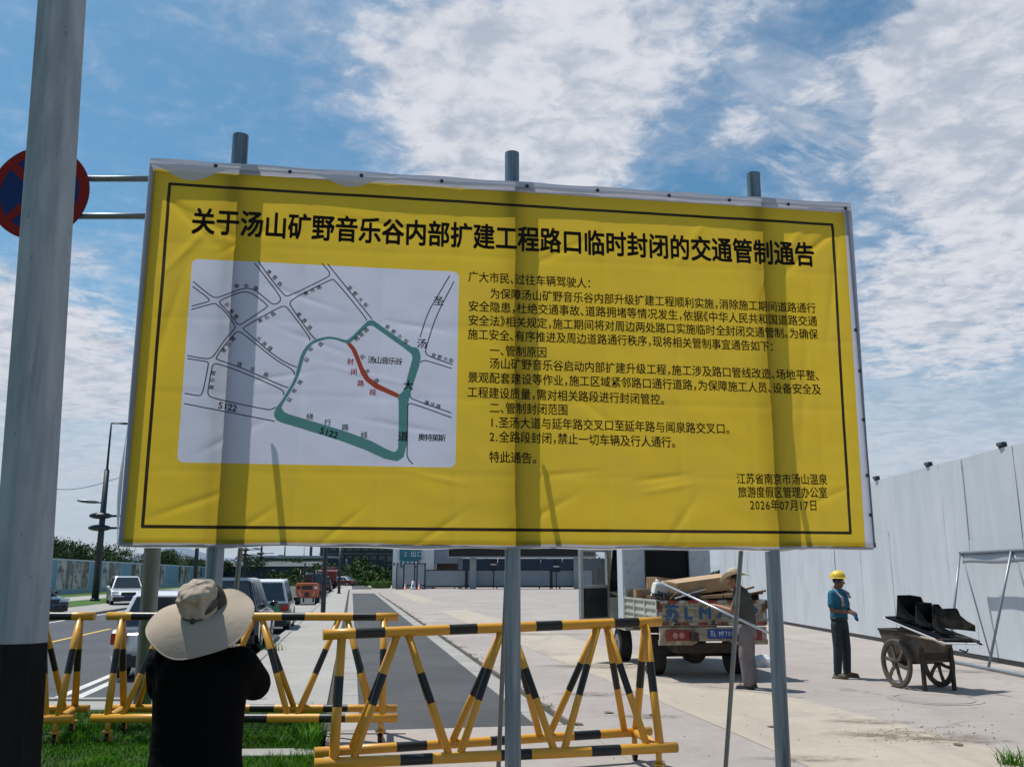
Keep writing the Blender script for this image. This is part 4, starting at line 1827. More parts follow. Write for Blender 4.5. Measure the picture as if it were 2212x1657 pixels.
mb = MB()
oct_tube(mb, 1.44, 10.5, .1035, .083)
mb.build('shaft', M_POLE, t, bevel=.006)
mb = MB()
oct_tube(mb, 0, 1.44, .1085, .1042)
mb.build('black_foot', M_POLEB, t, bevel=.006)
mb = MB()
mb.box((0, 0, .012), (.42, .42, .024))
mb.build('base_plate', M_BLK, t)
mb = MB()
top = lean * 10.4
mb.path([top, top + Vector((.6, 0, .5)), top + Vector((1.6, 0, .7))], .04)
mb.build('arm', M_POLE, t)
mb = MB()
mb.ball(top + Vector((1.9, 0, .7)), (.42, .16, .07))
mb.build('lamp_head', M_LAMPH, t)

# ================================================================== NO STOPPING SIGN
t = thing('no_stopping_sign', 'round no stopping sign with red cross on two arms of a thick steel post', 'road sign', (-4.78, 12.27, 0))
mb = MB()
mb.tube((0, 0, 0), (-.10, 0, 7.54), .112, .092, 24)
mb.build('post', mat('grey steel post', (.26, .29, .30), .5, .4, nscale=3, namt=.12), t)
mb = MB()
mb.tube((-.10, 0, 7.54), (-.10, 0, 7.57), .100, .09, 24)
mb.build('cap', M_BLK, t)
for z in (7.33, 6.75):
    mb = MB()
    mb.tube((-2.35, 0, z), (-.05, 0, z), .045, .045, 12)
    mb.build('arm', M_GALV_D, t)
sc_ = bpy.data.objects.new('sign_face', None)
cx, cz, RR = -2.045, 7.08, .715


def ring(mb, r0, r1, y, seg=56):
    for k in range(seg):
        a0, a1 = 2 * math.pi * k / seg, 2 * math.pi * (k + 1) / seg
        q = [(cx + r * math.cos(a), y, cz + r * math.sin(a)) for r, a in ((r0, a0), (r1, a0), (r1, a1), (r0, a1))]
        mb.add(q, [(0, 1, 2, 3)])


mb = MB()
mb.tube((cx, -.085, cz), (cx, -.065, cz), RR, RR, 56)
sp = mb.build('sign_disc', mat('sign blue', (.010, .028, .13), .5, spec=.2), t)
M_SRED = mat('sign red', (.27, .013, .006), .5, spec=.15)
mb = MB()
ring(mb, RR * .80, RR, -.0885)
mb.build('red_ring', M_SRED, sp)
for a, dy in ((R(45), 0), (R(135), .0015)):
    d = Vector((math.cos(a), 0, math.sin(a)))
    q = Vector((-d.z, 0, d.x)) * RR * .085
    e = d * RR * .81
    c = Vector((cx, -.0895 - dy, cz))
    mb = MB()
    mb.add([c - e - q, c - e + q, c + e + q, c + e - q], [(0, 1, 2, 3)])
    mb.build('red_bar', M_SRED, sp)
bpy.data.objects.remove(sc_)

# cable left of the far lamp
mb = MB()
p0, p1 = at(20, 1020, 70), at(262, 1030, 62)
pts = [p0.lerp(p1, k / 12) - Vector((0, 0, 1.1 * math.sin(k / 12 * math.pi))) for k in range(13)]
mb.path(pts, .022, 5)
tag(mb.build('overhead_cable', M_BLK), 'thin sagging cable across the sky left of the street lamp', 'cable')

# ================================================================== STRIPED BARRIERS
def paint_mat(name, c, dirt):
    m = bpy.data.materials.new(name)
    m.use_nodes = True
    n = Net(m.node_tree)
    b = m.node_tree.nodes['Principled BSDF']
    b.inputs['Roughness'].default_value = .38
    p = n.n('ShaderNodeNewGeometry').outputs['Position']
    f = n.rng(n.noise(p, 3.0, 5, .6), .3, .7)
    col = n.mix(n.m('MULTIPLY', f, .25), c4(c), c4(tuple(q * .72 for q in c)))
    f = n.rng(n.noise(p, 22, 6, .78), .62, .69)
    col = n.mix(n.m('MULTIPLY', f, .6), col, c4(dirt))
    m.node_tree.links.new(col, b.inputs['Base Color'])
    bp = n.n('ShaderNodeBump')
    bp.inputs['Distance'].default_value = .0006
    m.node_tree.links.new(n.noise(p, 60, 4, .6), bp.inputs['Height'])
    m.node_tree.links.new(bp.outputs[0], b.inputs['Normal'])
    return m


M_YEL = paint_mat('yellow barrier paint', (.63, .31, .028), (.13, .07, .025))
M_BKP = paint_mat('black barrier paint', (.006, .006, .007), (.05, .045, .04))
BM = [M_YEL, M_BKP]


def barrier(label, fl, fr, bl, br, tl, tr, group='yellow and black striped barriers across the closed road'):
    fl, fr, bl, br, tl, tr = [Vector(p) for p in (fl, fr, bl, br, tl, tr)]
    t = thing('striped_barrier', label, 'barrier', ((fl + br) / 2 * Vector((1, 1, 0)) if False else ((fl.x + br.x) / 2, (fl.y + br.y) / 2, 0)), 0, group)

    def rail(a, b, r, bands, nm='rail'):
        cuts = []
        for (x0, x1) in bands:
            cuts += [(x0, 1), (x1, 0)]
        mb = MB()
        mb.tube(a, b, r, r, 18, cuts=cuts)
        mb.build(nm, BM, t, world=True)

    rail(tl, tr, .043, [(.085, .165), (.345, .425), (.60, .68), (.845, .925)], 'top_rail')
    rail(fl, fr, .043, [(.22, .305), (.49, .575), (.745, .83)], 'bottom_rail')
    rail(bl, br, .040, [(.22, .305), (.49, .575), (.745, .83)], 'bottom_rail')
    tp = [.215, .515, .81]
    bp = [.085, .365, .655, .925]
    for (a, b) in ((fl, fr), (bl, br)):
        for i, q in enumerate(tp):
            T0 = tl.lerp(tr, q - .012)
            T1 = tl.lerp(tr, q + .012)
            rail(T0, a.lerp(b, bp[i] + .012), .031, [(.34, .58)], 'brace')
            rail(T1, a.lerp(b, bp[i + 1] - .012), .031, [(.34, .58)], 'brace')
        rail(tl.lerp(tr, .05), a.lerp(b, .05), .036, [(.34, .58)], 'upright')
        rail(tl.lerp(tr, .95), a.lerp(b, .95), .036, [(.34, .58)], 'upright')
    for q in (.05, .95):
        rail(fl.lerp(fr, q), bl.lerp(br, q), .036, [], 'cross_bar')
    for (a, b) in ((fl, fr), (bl, br)):
        for q in (.055, .945):
            p = a.lerp(b, q)
            mb = MB()
            mb.tube((p.x, p.y, .125), (p.x, p.y, p.z), .026, .026, 12)
            mb.tube((p.x, p.y, .115), (p.x, p.y, .13), .055, .055, 12)
            for sx in (-1, 1):
                mb.box((p.x + sx * .024, p.y + .012, .075), (.006, .045, .09))
            f = mb.build('foot', BM, t, world=True)
            mb = MB()
            mb.tube((p.x - .02, p.y + .015, .052), (p.x + .02, p.y + .015, .052), .05, .05, 14, mi=1)
            mb.build('caster', BM, t, world=True)
    return t


barrier('striped barrier in front of the middle board post, nearest and rightmost of the three',
        (-1.53, 7.44, .250), (1.40, 8.14, .250), (-1.63, 7.91, .250), (1.30, 8.95, .250), (-1.535, 7.60, 1.205), (1.36, 8.55, 1.263))
barrier('striped barrier behind the person in the wide hat, middle one of the three',
        (-4.29, 9.72, .25), (-1.17, 9.74, .25), (-4.42, 10.43, .25), (-1.26, 10.42, .25), (-4.37, 10.06, 1.245), (-1.235, 10.12, 1.235))
barrier('striped barrier half hidden by the lamp pole, leftmost of the three',
        (-7.55, 9.55, .25), (-4.45, 9.66, .25), (-7.67, 10.25, .25), (-4.63, 10.40, .25), (-7.62, 10.0, 1.245), (-4.50, 10.05, 1.245))

# ================================================================== CARS
M_GLASS = mat('car glass', (.018, .022, .026), .06, spec=.9, coat=.6)
M_TYRE = mat('tyre rubber', (.018, .018, .018), .85)
M_RIM = mat('alloy rim', (.42, .43, .45), .35, .7)
M_LRED = mat('tail lamp red', (.35, .012, .015), .2, coat=.8)
M_LWHT = mat('head lamp clear', (.62, .66, .70), .12, coat=1)
M_TRIM = mat('black plastic trim', (.022, .022, .024), .6)
M_PLATEB = mat('blue number plate', (.015, .05, .24), .4)
M_PLATEG = mat('pale green number plate', (.35, .55, .42), .4)


def car(name, label, loc, rz, paint, L, Wd, H, kind='suv', cat='car', group=None, roofm=None, platem=None, hr=.33, lowm=None):
    """local +y is the front"""
    t = thing(name, label, cat, loc, rz, group)
    hw = Wd / 2
    g = .23 if kind != 'sedan' else .20
    zb = H * (.56 if kind != 'sedan' else .60)
    zh = zb - .06
    if kind == 'suv':
        side = [(-L / 2 + .03, g + .18), (-L / 2, .55), (-L / 2 + .02, zb - .08), (-L / 2 + .14, zb + .01), (L * .17, zb), (L * .20, zb - .01), (L / 2 - .38, zh - .06), (L / 2 - .06, zh - .24), (L / 2, .52), (L / 2 - .05, g + .10), (L / 2 - .3, g), (-L / 2 + .3, g)]
        cab = [(-L / 2 + .12, zb), (-L / 2 + .42, H - .06), (-L / 2 + .62, H), (L * .02, H), (L * .08, H - .03), (L * .225, zb - .01)]
    elif kind == 'mini':
        side = [(-L / 2 + .02, g + .12), (-L / 2, .55), (-L / 2 + .02, zb), (L / 2 - .55, zb - .02), (L / 2 - .12, zh - .14), (L / 2, .5), (L / 2 - .04, g + .1), (L / 2 - .3, g), (-L / 2 + .25, g)]
        cab = [(-L / 2 + .03, zb - .01), (-L / 2 + .17, H - .07), (-L / 2 + .32, H), (L * .18, H), (L * .22, H - .03), (L / 2 - .50, zb - .03)]
    else:
        side = [(-L / 2 + .03, g + .15), (-L / 2, .6), (-L / 2 + .05, zb + .04), (-L / 2 + .75, zb + .05), (L * .18, zb), (L / 2 - .5, zh - .08), (L / 2 - .08, zh - .26), (L / 2, .5), (L / 2 - .05, g + .08), (L / 2 - .3, g), (-L / 2 + .3, g)]
        cab = [(-L / 2 + .55, zb + .03), (-L * .22, H - .03), (-L * .14, H), (L * .02, H), (L * .07, H - .02), (L * .23, zb - .01)]
    # body: side outline, barrel shaped across
    mb = MB()
    xs = [(-hw, .90), (-hw * .985, .97), (-hw * .90, 1.0), (0, 1.0), (hw * .90, 1.0), (hw * .985, .97), (hw, .90)]
    cy = sum(p[0] for p in side) / len(side)
    n = len(side)
    vs = []
    for x, k in xs:
        for (y, z) in side:
            kk = k
            bow = 1 - .045 * (abs(x) / hw) ** 2
            zz_ = .62 + (z - .62) * (kk if z > .62 else 1 - (1 - kk) * .4)
            vs.append((x, y * bow, zz_))
    fs = []
    for i in range(len(xs) - 1):
        for k in range(n):
            k2 = (k + 1) % n
            fs.append((i * n + k, i * n + k2, (i + 1) * n + k2, (i + 1) * n + k))
    fs.append(tuple(range(n)))
    fs.append(tuple(reversed(range((len(xs) - 1) * n, len(xs) * n))))
    mb.add(vs, fs, smooth=False)
    mb.build('body', paint, t, bevel=.035)
    # cabin
    hb, hrw = hw * .93, hw * .70
    zc0, zc1 = zb - .02, H

    def wx(z):
        k = min(1, max(0, (z - zc0) / (zc1 - zc0)))
        return hb + (hrw - hb) * k ** 1.15
    mb = MB()
    n = len(cab)
    vs = []
    for k_, sx in enumerate((-1, -.86, .86, 1)):
        for (y, z) in cab:
            vs.append((sx * wx(z), y, z - (.03 if abs(sx) == 1 and z > zb + .1 else 0)))
    fs = []
    for i in range(3):
        for k in range(n):
            k2 = (k + 1) % n
            fs.append((i * n + k, i * n + k2, (i + 1) * n + k2, (i + 1) * n + k))
    fs.append(tuple(range(n)))
    fs.append(tuple(reversed(range(3 * n, 4 * n))))
    mb.add(vs, fs)
    mb.build('roof', roofm or paint, t, bevel=.02)
    # windows
    def quad_on(p0, p1, inset, nm, off):
        """glass across the car between two outline points"""
        (y0, z0), (y1, z1) = p0, p1
        d = Vector((0, y1 - y0, z1 - z0))
        nn = Vector((0, -(z1 - z0), (y1 - y0))).normalized()
        if nn.z < 0:
            nn = -nn
        a = Vector((0, y0, z0)) + d * inset[0]
        b = Vector((0, y0, z0)) + d * inset[1]
        w0, w1 = wx(a.z) - .085, wx(b.z) - .085
        pts = []
        for pz, w in ((a, w0), (b, w1)):
            for x in (-w, w):
                pts.append(Vector((x, pz.y, pz.z)) + nn * off)
        q = [pts[0], pts[1], pts[3], pts[2]]
        mb = MB()
        mb.hexa([p - nn * .02 for p in q] + q)
        return mb.build(nm, M_GLASS, t)
    quad_on(cab[0], cab[1], (.10, .93), 'rear_window', .012)
    quad_on(cab[-1], cab[-2], (.06, .94), 'windscreen', .012)
    # side windows
    yb0, yb1 = cab[0][0] + .22, cab[-1][0] - .16
    yt0, yt1 = cab[1][0] + .12, cab[-2][0] - .06
    zlo, zhi = zb + .05, H - .11
    cuts = [0, .30, .64, 1.0] if L > 3.6 else [0, .34, 1.0]
    for sx in (-1, 1):
        for i in range(len(cuts) - 1):
            a, b = cuts[i] + .015, cuts[i + 1] - .015
            pl = [(yb0 + (yb1 - yb0) * a, zlo), (yb0 + (yb1 - yb0) * b, zlo), (yt0 + (yt1 - yt0) * b, zhi), (yt0 + (yt1 - yt0) * a, zhi)]
            q = [Vector((sx * (wx(z) + .004), y, z)) for y, z in pl]
            q2 = [Vector((sx * (wx(z) - .02), y, z)) for y, z in pl]
            mb = MB()
            mb.hexa(q2 + q)
            mb.build('side_window', M_GLASS, t)
    # wheels with dark arches
    yw = (-L / 2 + .17 * L + .04, L / 2 - .19 * L)
    mb = MB()
    for y in yw:
        for sx in (-1, 1):
            mb.tube((sx * (hw - .10), y, hr + .02), (sx * (hw + .006), y, hr + .02), hr + .065, hr + .065, 22)
    mb.build('wheel_arch', M_TRIM, t)
    for y in yw:
        for sx in (-1, 1):
            wo_ = MB()
            wo_.tube((sx * (hw - .20), y, hr), (sx * (hw + .012), y, hr), hr, hr, 24)
            w = wo_.build('wheel', M_TYRE, t, bevel=.02)
            mb = MB()
            mb.tube((sx * (hw + .013), y, hr), (sx * (hw + .018), y, hr), hr * .62, hr * .60, 20)
            rim = mb.build('rim', M_RIM, w)
            mb = MB()
            for k in range(5):
                a = 2 * math.pi * k / 5
                c, s_ = math.cos(a), math.sin(a)
                mb.box((sx * (hw + .020), y + c * hr * .36, hr + s_ * hr * .36), (.004, hr * .16, hr * .22), M=Matrix.Rotation(a, 3, 'X'))
            mb.build('rim_opening', M_BLK, w)
    # lamps, bumpers, plates, mirrors
    for sx in (-1, 1):
        mb = MB()
        mb.box((sx * (hw - .16), -L / 2 + .035, zb - .14), (.26, .12, .20))
        mb.build('taillight', M_LRED, t, bevel=.02)
        mb = MB()
        mb.box((sx * (hw - .21), L / 2 - .085, .70), (.38, .16, .12), M=Matrix.Rotation(-sx * .22, 3, 'Z'))
        mb.build('headlight', M_LWHT, t, bevel=.02)
        mb = MB()
        mb.ball((sx * (hw + .09), L * .15, zb + .09), (.11, .06, .08), 10, 6)
        mb.build('mirror', lowm or (M_TRIM if kind != 'suv' else paint), t)
    for y, nm in ((-L / 2 + .05, 'rear_bumper'), (L / 2 - .05, 'front_bumper')):
        mb = MB()
        mb.box((0, y, g + .10), (Wd * .90, .19, .22))
        mb.build(nm, M_TRIM, t, bevel=.03)
    mb = MB()
    mb.box((0, L / 2 - .03, .62), (.80, .08, .20))
    mb.build('grille', M_BLK, t, bevel=.01)
    for y in (-L / 2 - .004, L / 2 + .0):
        mb = MB()
        mb.box((0, y, .62 if y < 0 else .46), (.44, .02, .14))
        mb.build('number_plate', platem or M_PLATEB, t)
    return t


M_CWHITE = mat('white car paint', (.72, .73, .75), .22, coat=1.0)
M_CBLACK = mat('black car paint', (.008, .009, .012), .14, coat=1.0)
M_CNAVY = mat('dark blue car paint', (.02, .03, .055), .18, coat=1.0)
M_CGREEN = mat('mint green car paint', (.045, .27, .16), .25, coat=1.0)
M_CRED = mat('dark red paint', (.16, .018, .014), .35, coat=.5)
RZ = -.11
CG = 'cars parked along the near kerb'
car('parked_car', 'white hatchback parked nearest, seen from behind beside the wide hat', st(19.35, -3.2, RZ), STREET, M_CWHITE, 4.3, 1.82, 1.50, 'suv', 'car', CG)
car('parked_car', 'black sport utility car parked behind the white hatchback, tail light beside the hat brim', st(24.6, -3.0, RZ), STREET, M_CBLACK, 4.6, 1.85, 1.72, 'suv', 'car', CG)
car('parked_car', 'small mint green city car with a white roof parked beyond the black car', st(31.3, -2.62, RZ), STREET, M_CGREEN, 3.0, 1.52, 1.66, 'mini', 'car', CG, roofm=M_CWHITE, platem=M_PLATEG, lowm=M_BLK)
car('parked_car', 'black car parked beyond the forklift in front of the red truck', st(98, -2.9, RZ), STREET, M_CBLACK, 4.5, 1.82, 1.66, 'suv', 'car', CG)
car('parked_car', 'dark covered vehicle between the forklift and the far black car', st(77, -3.0, RZ), STREET, M_CNAVY, 3.6, 1.65, 1.95, 'mini', 'car', CG)
g = gnd(281, 1306, -.02)
car('parked_car', 'white car facing the viewer on the far side of the road below the hoarding', (g.x - .95, g.y + 1.5, -.02), STREET + math.pi + .30, M_CWHITE, 4.5, 1.84, 1.62, 'suv', 'car', 'cars on the far side of the road')
g = gnd(118, 1330, RZ)
car('parked_car', 'dark blue car beside the lamp pole on the far side of the road', (g.x - 1.75, g.y + .8, RZ), STREET + math.pi + .75, M_CNAVY, 4.4, 1.8, 1.52, 'sedan', 'car', 'cars on the far side of the road')
g = gnd(797, 1260)
car('parked_car', 'dark red car with a pale roof at the far end of the lane', (-26.9, 146, -.05), 1.25, M_CRED, 4.4, 1.8, 1.5, 'sedan', 'car', roofm=M_CWHITE)

# forklift, seen from behind
M_FORK = mat('forklift orange', (.52, .115, .035), .4, nscale=3, namt=.08)
p = at(664, 1304, 57.5)
t = thing('forklift', 'orange forklift seen from behind at the kerb, mast raised', 'forklift', (p.x, 57.5, -.1), STREET)
mb = MB()
mb.prism([(-.66, .42), (.66, .42), (.70, .75), (.70, 1.18), (.60, 1.30), (-.60, 1.30), (-.70, 1.18), (-.70, .75)], -1.15, -.62)
mb.build('counterweight', M_FORK, t, bevel=.05)
mb = MB()
mb.box((0, .2, .72), (1.15, 1.7, .6))
mb.build('body', M_FORK, t, bevel=.04)
mb = MB()
mb.box((0, -1.17, 1.02), (.62, .06, .24))
mb.box((0, -1.17, .62), (.26, .06, .26))
mb.build('vent', M_BLK, t)
for sx in (-1, 1):
    mb = MB()
    mb.box((sx * .52, -1.17, 1.02), (.2, .05, .16))
    mb.build('rear_light', M_LWHT if sx > 0 else M_BLK, t)
    mb = MB()
    mb.box((sx * .40, -1.165, .66), (.04, .05, .34), M=Matrix.Rotation(sx * .35, 3, 'Y'))
    mb.build('chevron_mark', mat('pale mark', (.62, .55, .5), .5), t)
    for y, r in ((-.75, .27), (.75, .33)):
        mb = MB()
        mb.tube((sx * .48, y, r), (sx * .70, y, r), r, r, 18)
        mb.build('wheel', M_TYRE, t, bevel=.03)
    mb = MB()
    mb.tube((sx * .50, -.75, 1.25), (sx * .46, -.35, 2.15), .04, .04, 8)
    mb.tube((sx * .50, .65, 1.0), (sx * .46, .45, 2.15), .04, .04, 8)
    mb.build('roof_post', M_BLK, t)
    mb = MB()
    mb.box((sx * .30, 1.15, 1.3), (.09, .14, 2.4))
    mb.build('mast_rail', M_BLK, t)
mb = MB()
for k in range(6):
    mb.box((0, -.35 + k * .16, 2.17), (.98, .05, .05))
mb.box((-.47, .05, 2.17), (.06, .9, .06))
mb.box((.47, .05, 2.17), (.06, .9, .06))
mb.build('overhead_guard', M_BLK, t)
mb = MB()
mb.box((0, -.25, 1.42), (.5, .42, .14))
mb.box((0, -.45, 1.62), (.46, .12, .42))
mb.build('seat', M_BLK, t, bevel=.04)

# far red truck
t = thing('red_truck', 'dark red tipper truck beyond the parked black car, cut by the grey post', 'truck', st(128, -3.1, RZ), STREET)
mb = MB()
mb.hexa([(-1.15, -3.4, .95), (1.15, -3.4, .95), (1.15, 1.2, .95), (-1.15, 1.2, .95), (-1.25, -3.7, 2.25), (1.25, -3.7, 2.25), (1.25, 1.3, 2.5), (-1.25, 1.3, 2.5)])
mb.build('tipper_body', M_CRED, t, bevel=.04)
mb = MB()
mb.box((0, 2.4, 1.75), (2.2, 1.7, 2.2))
cb_ = mb.build('cab', M_CRED, t, bevel=.1)
mb = MB()
mb.box((0, 1.53, 2.35), (1.6, .04, .6))
mb.build('rear_window', M_GLASS, cb_)
mb = MB()
mb.box((0, -.2, .7), (.9, 6.2, .3))
mb.build('chassis', M_BLK, t)
for y in (-2.3, 2.3):
    for sx in (-1, 1):
        mb = MB()
        mb.tube((sx * .7, y, .48), (sx * 1.1, y, .48), .48, .48, 18)
        mb.build('wheel', M_TYRE, t, bevel=.03)

# ================================================================== SMALL CARGO TRUCK
M_TW = mat('truck cream paint', (.50, .49, .43), .5, nscale=5, namt=.14)
M_TBED = mat('dirty cream bed paint', (.42, .39, .30), .6, nscale=7, col2=(.24, .19, .12), detail=6)
M_TCAB = mat('scuffed blue grey cab', (.50, .53, .56), .5, nscale=9, col2=(.26, .28, .30), detail=7, lo=.25, hi=.45)
M_RUST = mat('rusty frame', (.06, .045, .035), .85, nscale=12, namt=.2)
M_REFR = mat('red reflector', (.34, .035, .02), .5, nscale=14, col2=(.12, .03, .02), detail=6)
M_REFW = mat('white reflector', (.46, .45, .42), .5, nscale=14, col2=(.22, .20, .16), detail=6)
M_BLUEP = mat('faded blue paint', (.10, .22, .32), .6, nscale=25, col2=(.012, .075, .19), lo=.5, hi=.75)
# local frame: x right, y forward; rear face of the bed at y = 0
tx = at(1538, 1300, 15.35)
truck = thing('cargo_truck', 'small cream cargo truck with open cab door, loaded with cartons and scrap', 'truck', (tx.x, 15.35, 0), STREET - .06)
HW = .915
BL_ = 2.35
mb = MB()
mb.box((0, .02, 1.075), (2 * HW, .04, .37))
for z in (.905, .99, 1.15, 1.245):
    mb.box((0, -.005, z), (2 * HW - .16, .03, .022))
tg_ = mb.build('tailgate', M_TBED, truck)
for k in range(11):
    w = (2 * HW) / 11
    for z in (1.245, .895):
        mb = MB()
        mb.box((-HW + (k + .5) * w, -.024, z), (w * (.72 if (k + (z > 1)) % 2 else .98), .006, .046))
        o = mb.build('reflector', (M_REFR, M_REFW)[(k + (z > 1)) % 2], tg_)
for x in (-.62, 0, .62):
    mb = MB()
    mb.tube((x - .05, -.03, .888), (x + .05, -.03, .888), .014, .014, 8)
    mb.box((x, -.03, .92), (.03, .012, .07))
    mb.build('hinge', M_RUST, tg_)
for sx in (-1, 1):
    mb = MB()
    mb.box((sx * (HW + .012), -.012, 1.20), (.03, .05, .12))
    mb.tube((sx * (HW + .02), -.03, 1.13), (sx * (HW + .02), -.03, 1.27), .009, .009, 6)
    mb.build('latch', M_RUST, tg_)
for sx in (-1, 1):
    for z, m_ in ((1.15, M_REFR), (1.02, M_REFW)):
        mb = MB()
        mb.box((sx * (HW - .035), -.024, z), (.06, .006, .12))
        mb.build('reflector', m_, tg_)
s_ = '苏LM770P'
xs_ = [-.69, -.41, -.13, .14, .33, .52, .70]
mb = MB()
for ch, x in zip(s_, xs_):
    g_, gf = glyph(ch)
    k = .27
    wc = 1.0 if ord(ch) > 127 else adv(ch)
    for j, (bx_, by_) in enumerate(BOLDS + ((0, 0),)):
        mb.add([(x + (vx + bx_ * .035 - wc / 2) * k * (.92 if ord(ch) > 127 else 1.05), -.0245 - j * .0002, 1.07 + (vy + by_ * .03 - .36) * k) for vx, vy in g_], gf)
mb.build('painted_lettering', M_BLUEP, tg_, fixn=False)
for sx in (-1, 1):
    mb = MB()
    mb.box((sx * (HW - .02), BL_ / 2, 1.085), (.04, BL_, .37))
    for z in (.92, 1.02, 1.14, 1.26):
        mb.box((sx * (HW + .008), BL_ / 2, z), (.025, BL_ - .1, .035))
    for y in (.04, .8, 1.55, 2.3):
        mb.box((sx * (HW + .012), y, 1.08), (.03, .05, .4))
    mb.build('side_gate', M_TW, truck)
mb = MB()
mb.box((0, BL_ / 2, .88), (2 * HW - .02, BL_, .05))
mb.box((0, BL_, 1.15), (2 * HW - .02, .05, .55))
mb.build('bed', M_TBED, truck)
mb = MB()
for sx in (-1, 1):
    mb.box((sx * .36, 1.9, .70), (.10, 4.2, .14))
for y in (.1, 1.0, 2.2, 3.2):
    mb.box((0, y, .74), (1.6, .07, .09))
mb.build('chassis', M_RUST, truck)
# tail beam with lamps
mb = MB()
mb.prism([(-.90, .62), (.90, .62), (.90, .84), (-.90, .84)], -.02, .05)
mb.prism([(-.92, .56), (-.36, .56), (-.22, .64), (-.92, .64)], -.01, .04)
mb.prism([(.92, .56), (.36, .56), (.22, .64), (.92, .64)], -.01, .04)
tb = mb.build('tail_beam', M_TBED, truck)
for sx in (-1, 1):
    mb = MB()
    mb.box((sx * .61, -.035, .715), (.40, .04, .17))
    lm = mb.build('taillight', M_REFR, truck, bevel=.01)
    mb = MB()
    for k in (-.05, .06):
        mb.tube((sx * .61 + k, -.058, .715), (sx * .61 + k, -.052, .715), .045, .045, 14)
    mb.build('lens', mat('round lens', (.45, .20, .16), .25), lm)
mb = MB()
mb.box((.12, -.035, .735), (.45, .012, .15))
pl_ = mb.build('number_plate', M_PLATEB, truck)
mb = MB()
x = -.07
for ch in '苏L M770P':
    g_, gf = glyph(ch)
    k = .098
    mb.add([(x + vx * k * (.62 if ord(ch) > 127 else .82), -.0425, .70 + vy * k * 1.1) for vx, vy in g_], gf)
    x += (.062 if ord(ch) > 127 else (.028 if ch == ' ' else .054))
mb.build('lettering', M_SIGNW, pl_, fixn=False)
mb = MB()
mb.tube((-.72, 1.05, .36), (.72, 1.05, .36), .07, .07, 12)
mb.ball((0, 1.05, .36), (.2, .22, .19), 12, 8)
mb.box((0, .18, .50), (1.1, .05, .16))
mb.box((-.3, .5, .52), (.5, .5, .22))
mb.build('rear_axle', M_RUST, truck)
for y, ws in ((1.05, .22), (3.55, .18)):
    for sx in (-1, 1):
        mb = MB()
        xo = .86 if y < 2 else .80
        mb.tube((sx * (xo - ws - .05), y, .335), (sx * xo, y, .335), .335, .335, 24)
        w = mb.build('wheel', M_TYRE, truck, bevel=.025)
        mb = MB()
        mb.tube((sx * (xo + .001), y, .335), (sx * (xo + .008), y, .335), .2, .19, 18)
        mb.tube((sx * (xo + .008), y, .335), (sx * (xo + .04), y, .335), .07, .06, 12)
        mb.build('rim', mat('dusty rim', (.45, .45, .42), .6), w)
for sx in (-1, 1):
    mb = MB()
    mb.box((sx * .74, .62, .52), (.30, .015, .30))
    mb.build('mud_flap', M_TYRE, truck)
# cab
CH = 2.42
y0c, y1c = 2.62, 4.15
mb = MB()
# back wall built round the opening of the rear window
ZW0, ZW1, XW = 1.34, 2.14, .43
for (x0, x1, z0, z1) in ((-.86, -XW, .75, CH - .05), (XW, .86, .75, CH - .05), (-XW, XW, .75, ZW0), (-XW, XW, ZW1, CH - .05)):
    mb.box(((x0 + x1) / 2, y0c, (z0 + z1) / 2), (x1 - x0, .05, z1 - z0))
bw = mb.build('cab_back', M_TCAB, truck)
mb = MB()
mb.box((0, y0c + .015, (ZW0 + ZW1) / 2), (2 * XW - .005, .01, ZW1 - ZW0 - .005))
mb.build('rear_window', mat('blacked out glass', (.006, .006, .006), .5, spec=.2), bw)
mb = MB()
for x in (-XW, XW):
    mb.box((x, y0c - .03, (ZW0 + ZW1) / 2), (.022, .02, ZW1 - ZW0))
for z in (ZW0, ZW1):
    mb.box((0, y0c - .03, z), (2 * XW + .022, .02, .022))
mb.build('window_seal', M_TRIM, bw)
mb = MB()
mb.box((0, (y0c + y1c) / 2 - .1, CH), (1.74, y1c - y0c - .1, .09))
mb.build('cab_roof', M_TW, truck, bevel=.03)
mb = MB()
mb.box((0, (y0c + y1c) / 2, .70), (1.70, y1c - y0c, .12))
mb.box((0, y1c + .0, .95), (1.70, .08, .55))
mb.build('cab_floor', M_TW, truck)
for sx in (-1, 1):
    mb = MB()
    mb.box((sx * .855, y0c + .22, 1.58), (.05, .44, 1.66))
    mb.build('rear_pillar', mat('pale blue white panel', (.58, .63, .68), .5, nscale=3, namt=.05), truck)
    mb = MB()
    mb.hexa([(sx * .83, y1c - .04, 1.2), (sx * .88, y1c - .04, 1.2), (sx * .88, y1c + .04, 1.2), (sx * .83, y1c + .04, 1.2),
             (sx * .80, y1c - .36, CH - .04), (sx * .85, y1c - .36, CH - .04), (sx * .85, y1c - .28, CH - .04), (sx * .80, y1c - .28, CH - .04)])
    mb.build('front_pillar', M_TW, truck)
mb = MB()
mb.hexa([(-.82, y1c - .0, 1.22), (.82, y1c - .0, 1.22), (.82, y1c + .02, 1.22), (-.82, y1c + .02, 1.22),
         (-.78, y1c - .33, CH - .06), (.78, y1c - .33, CH - .06), (.78, y1c - .31, CH - .06), (-.78, y1c - .31, CH - .06)])
mb.build('windscreen', M_GLASS, truck)
mb = MB()
mb.box((.87, y0c + .95, 1.1), (.05, 1.0, .8))
mb.build('right_door', M_TW, truck)
for x in (-.4, .4):
    mb = MB()
    mb.box((x, y0c + .42, 1.0), (.62, .5, .16))
    mb.box((x, y0c + .20, 1.36), (.60, .13, .66))
    mb.ball((x, y0c + .20, 1.78), (.13, .06, .10))
    mb.build('seat', M_BLK, truck, bevel=.04)
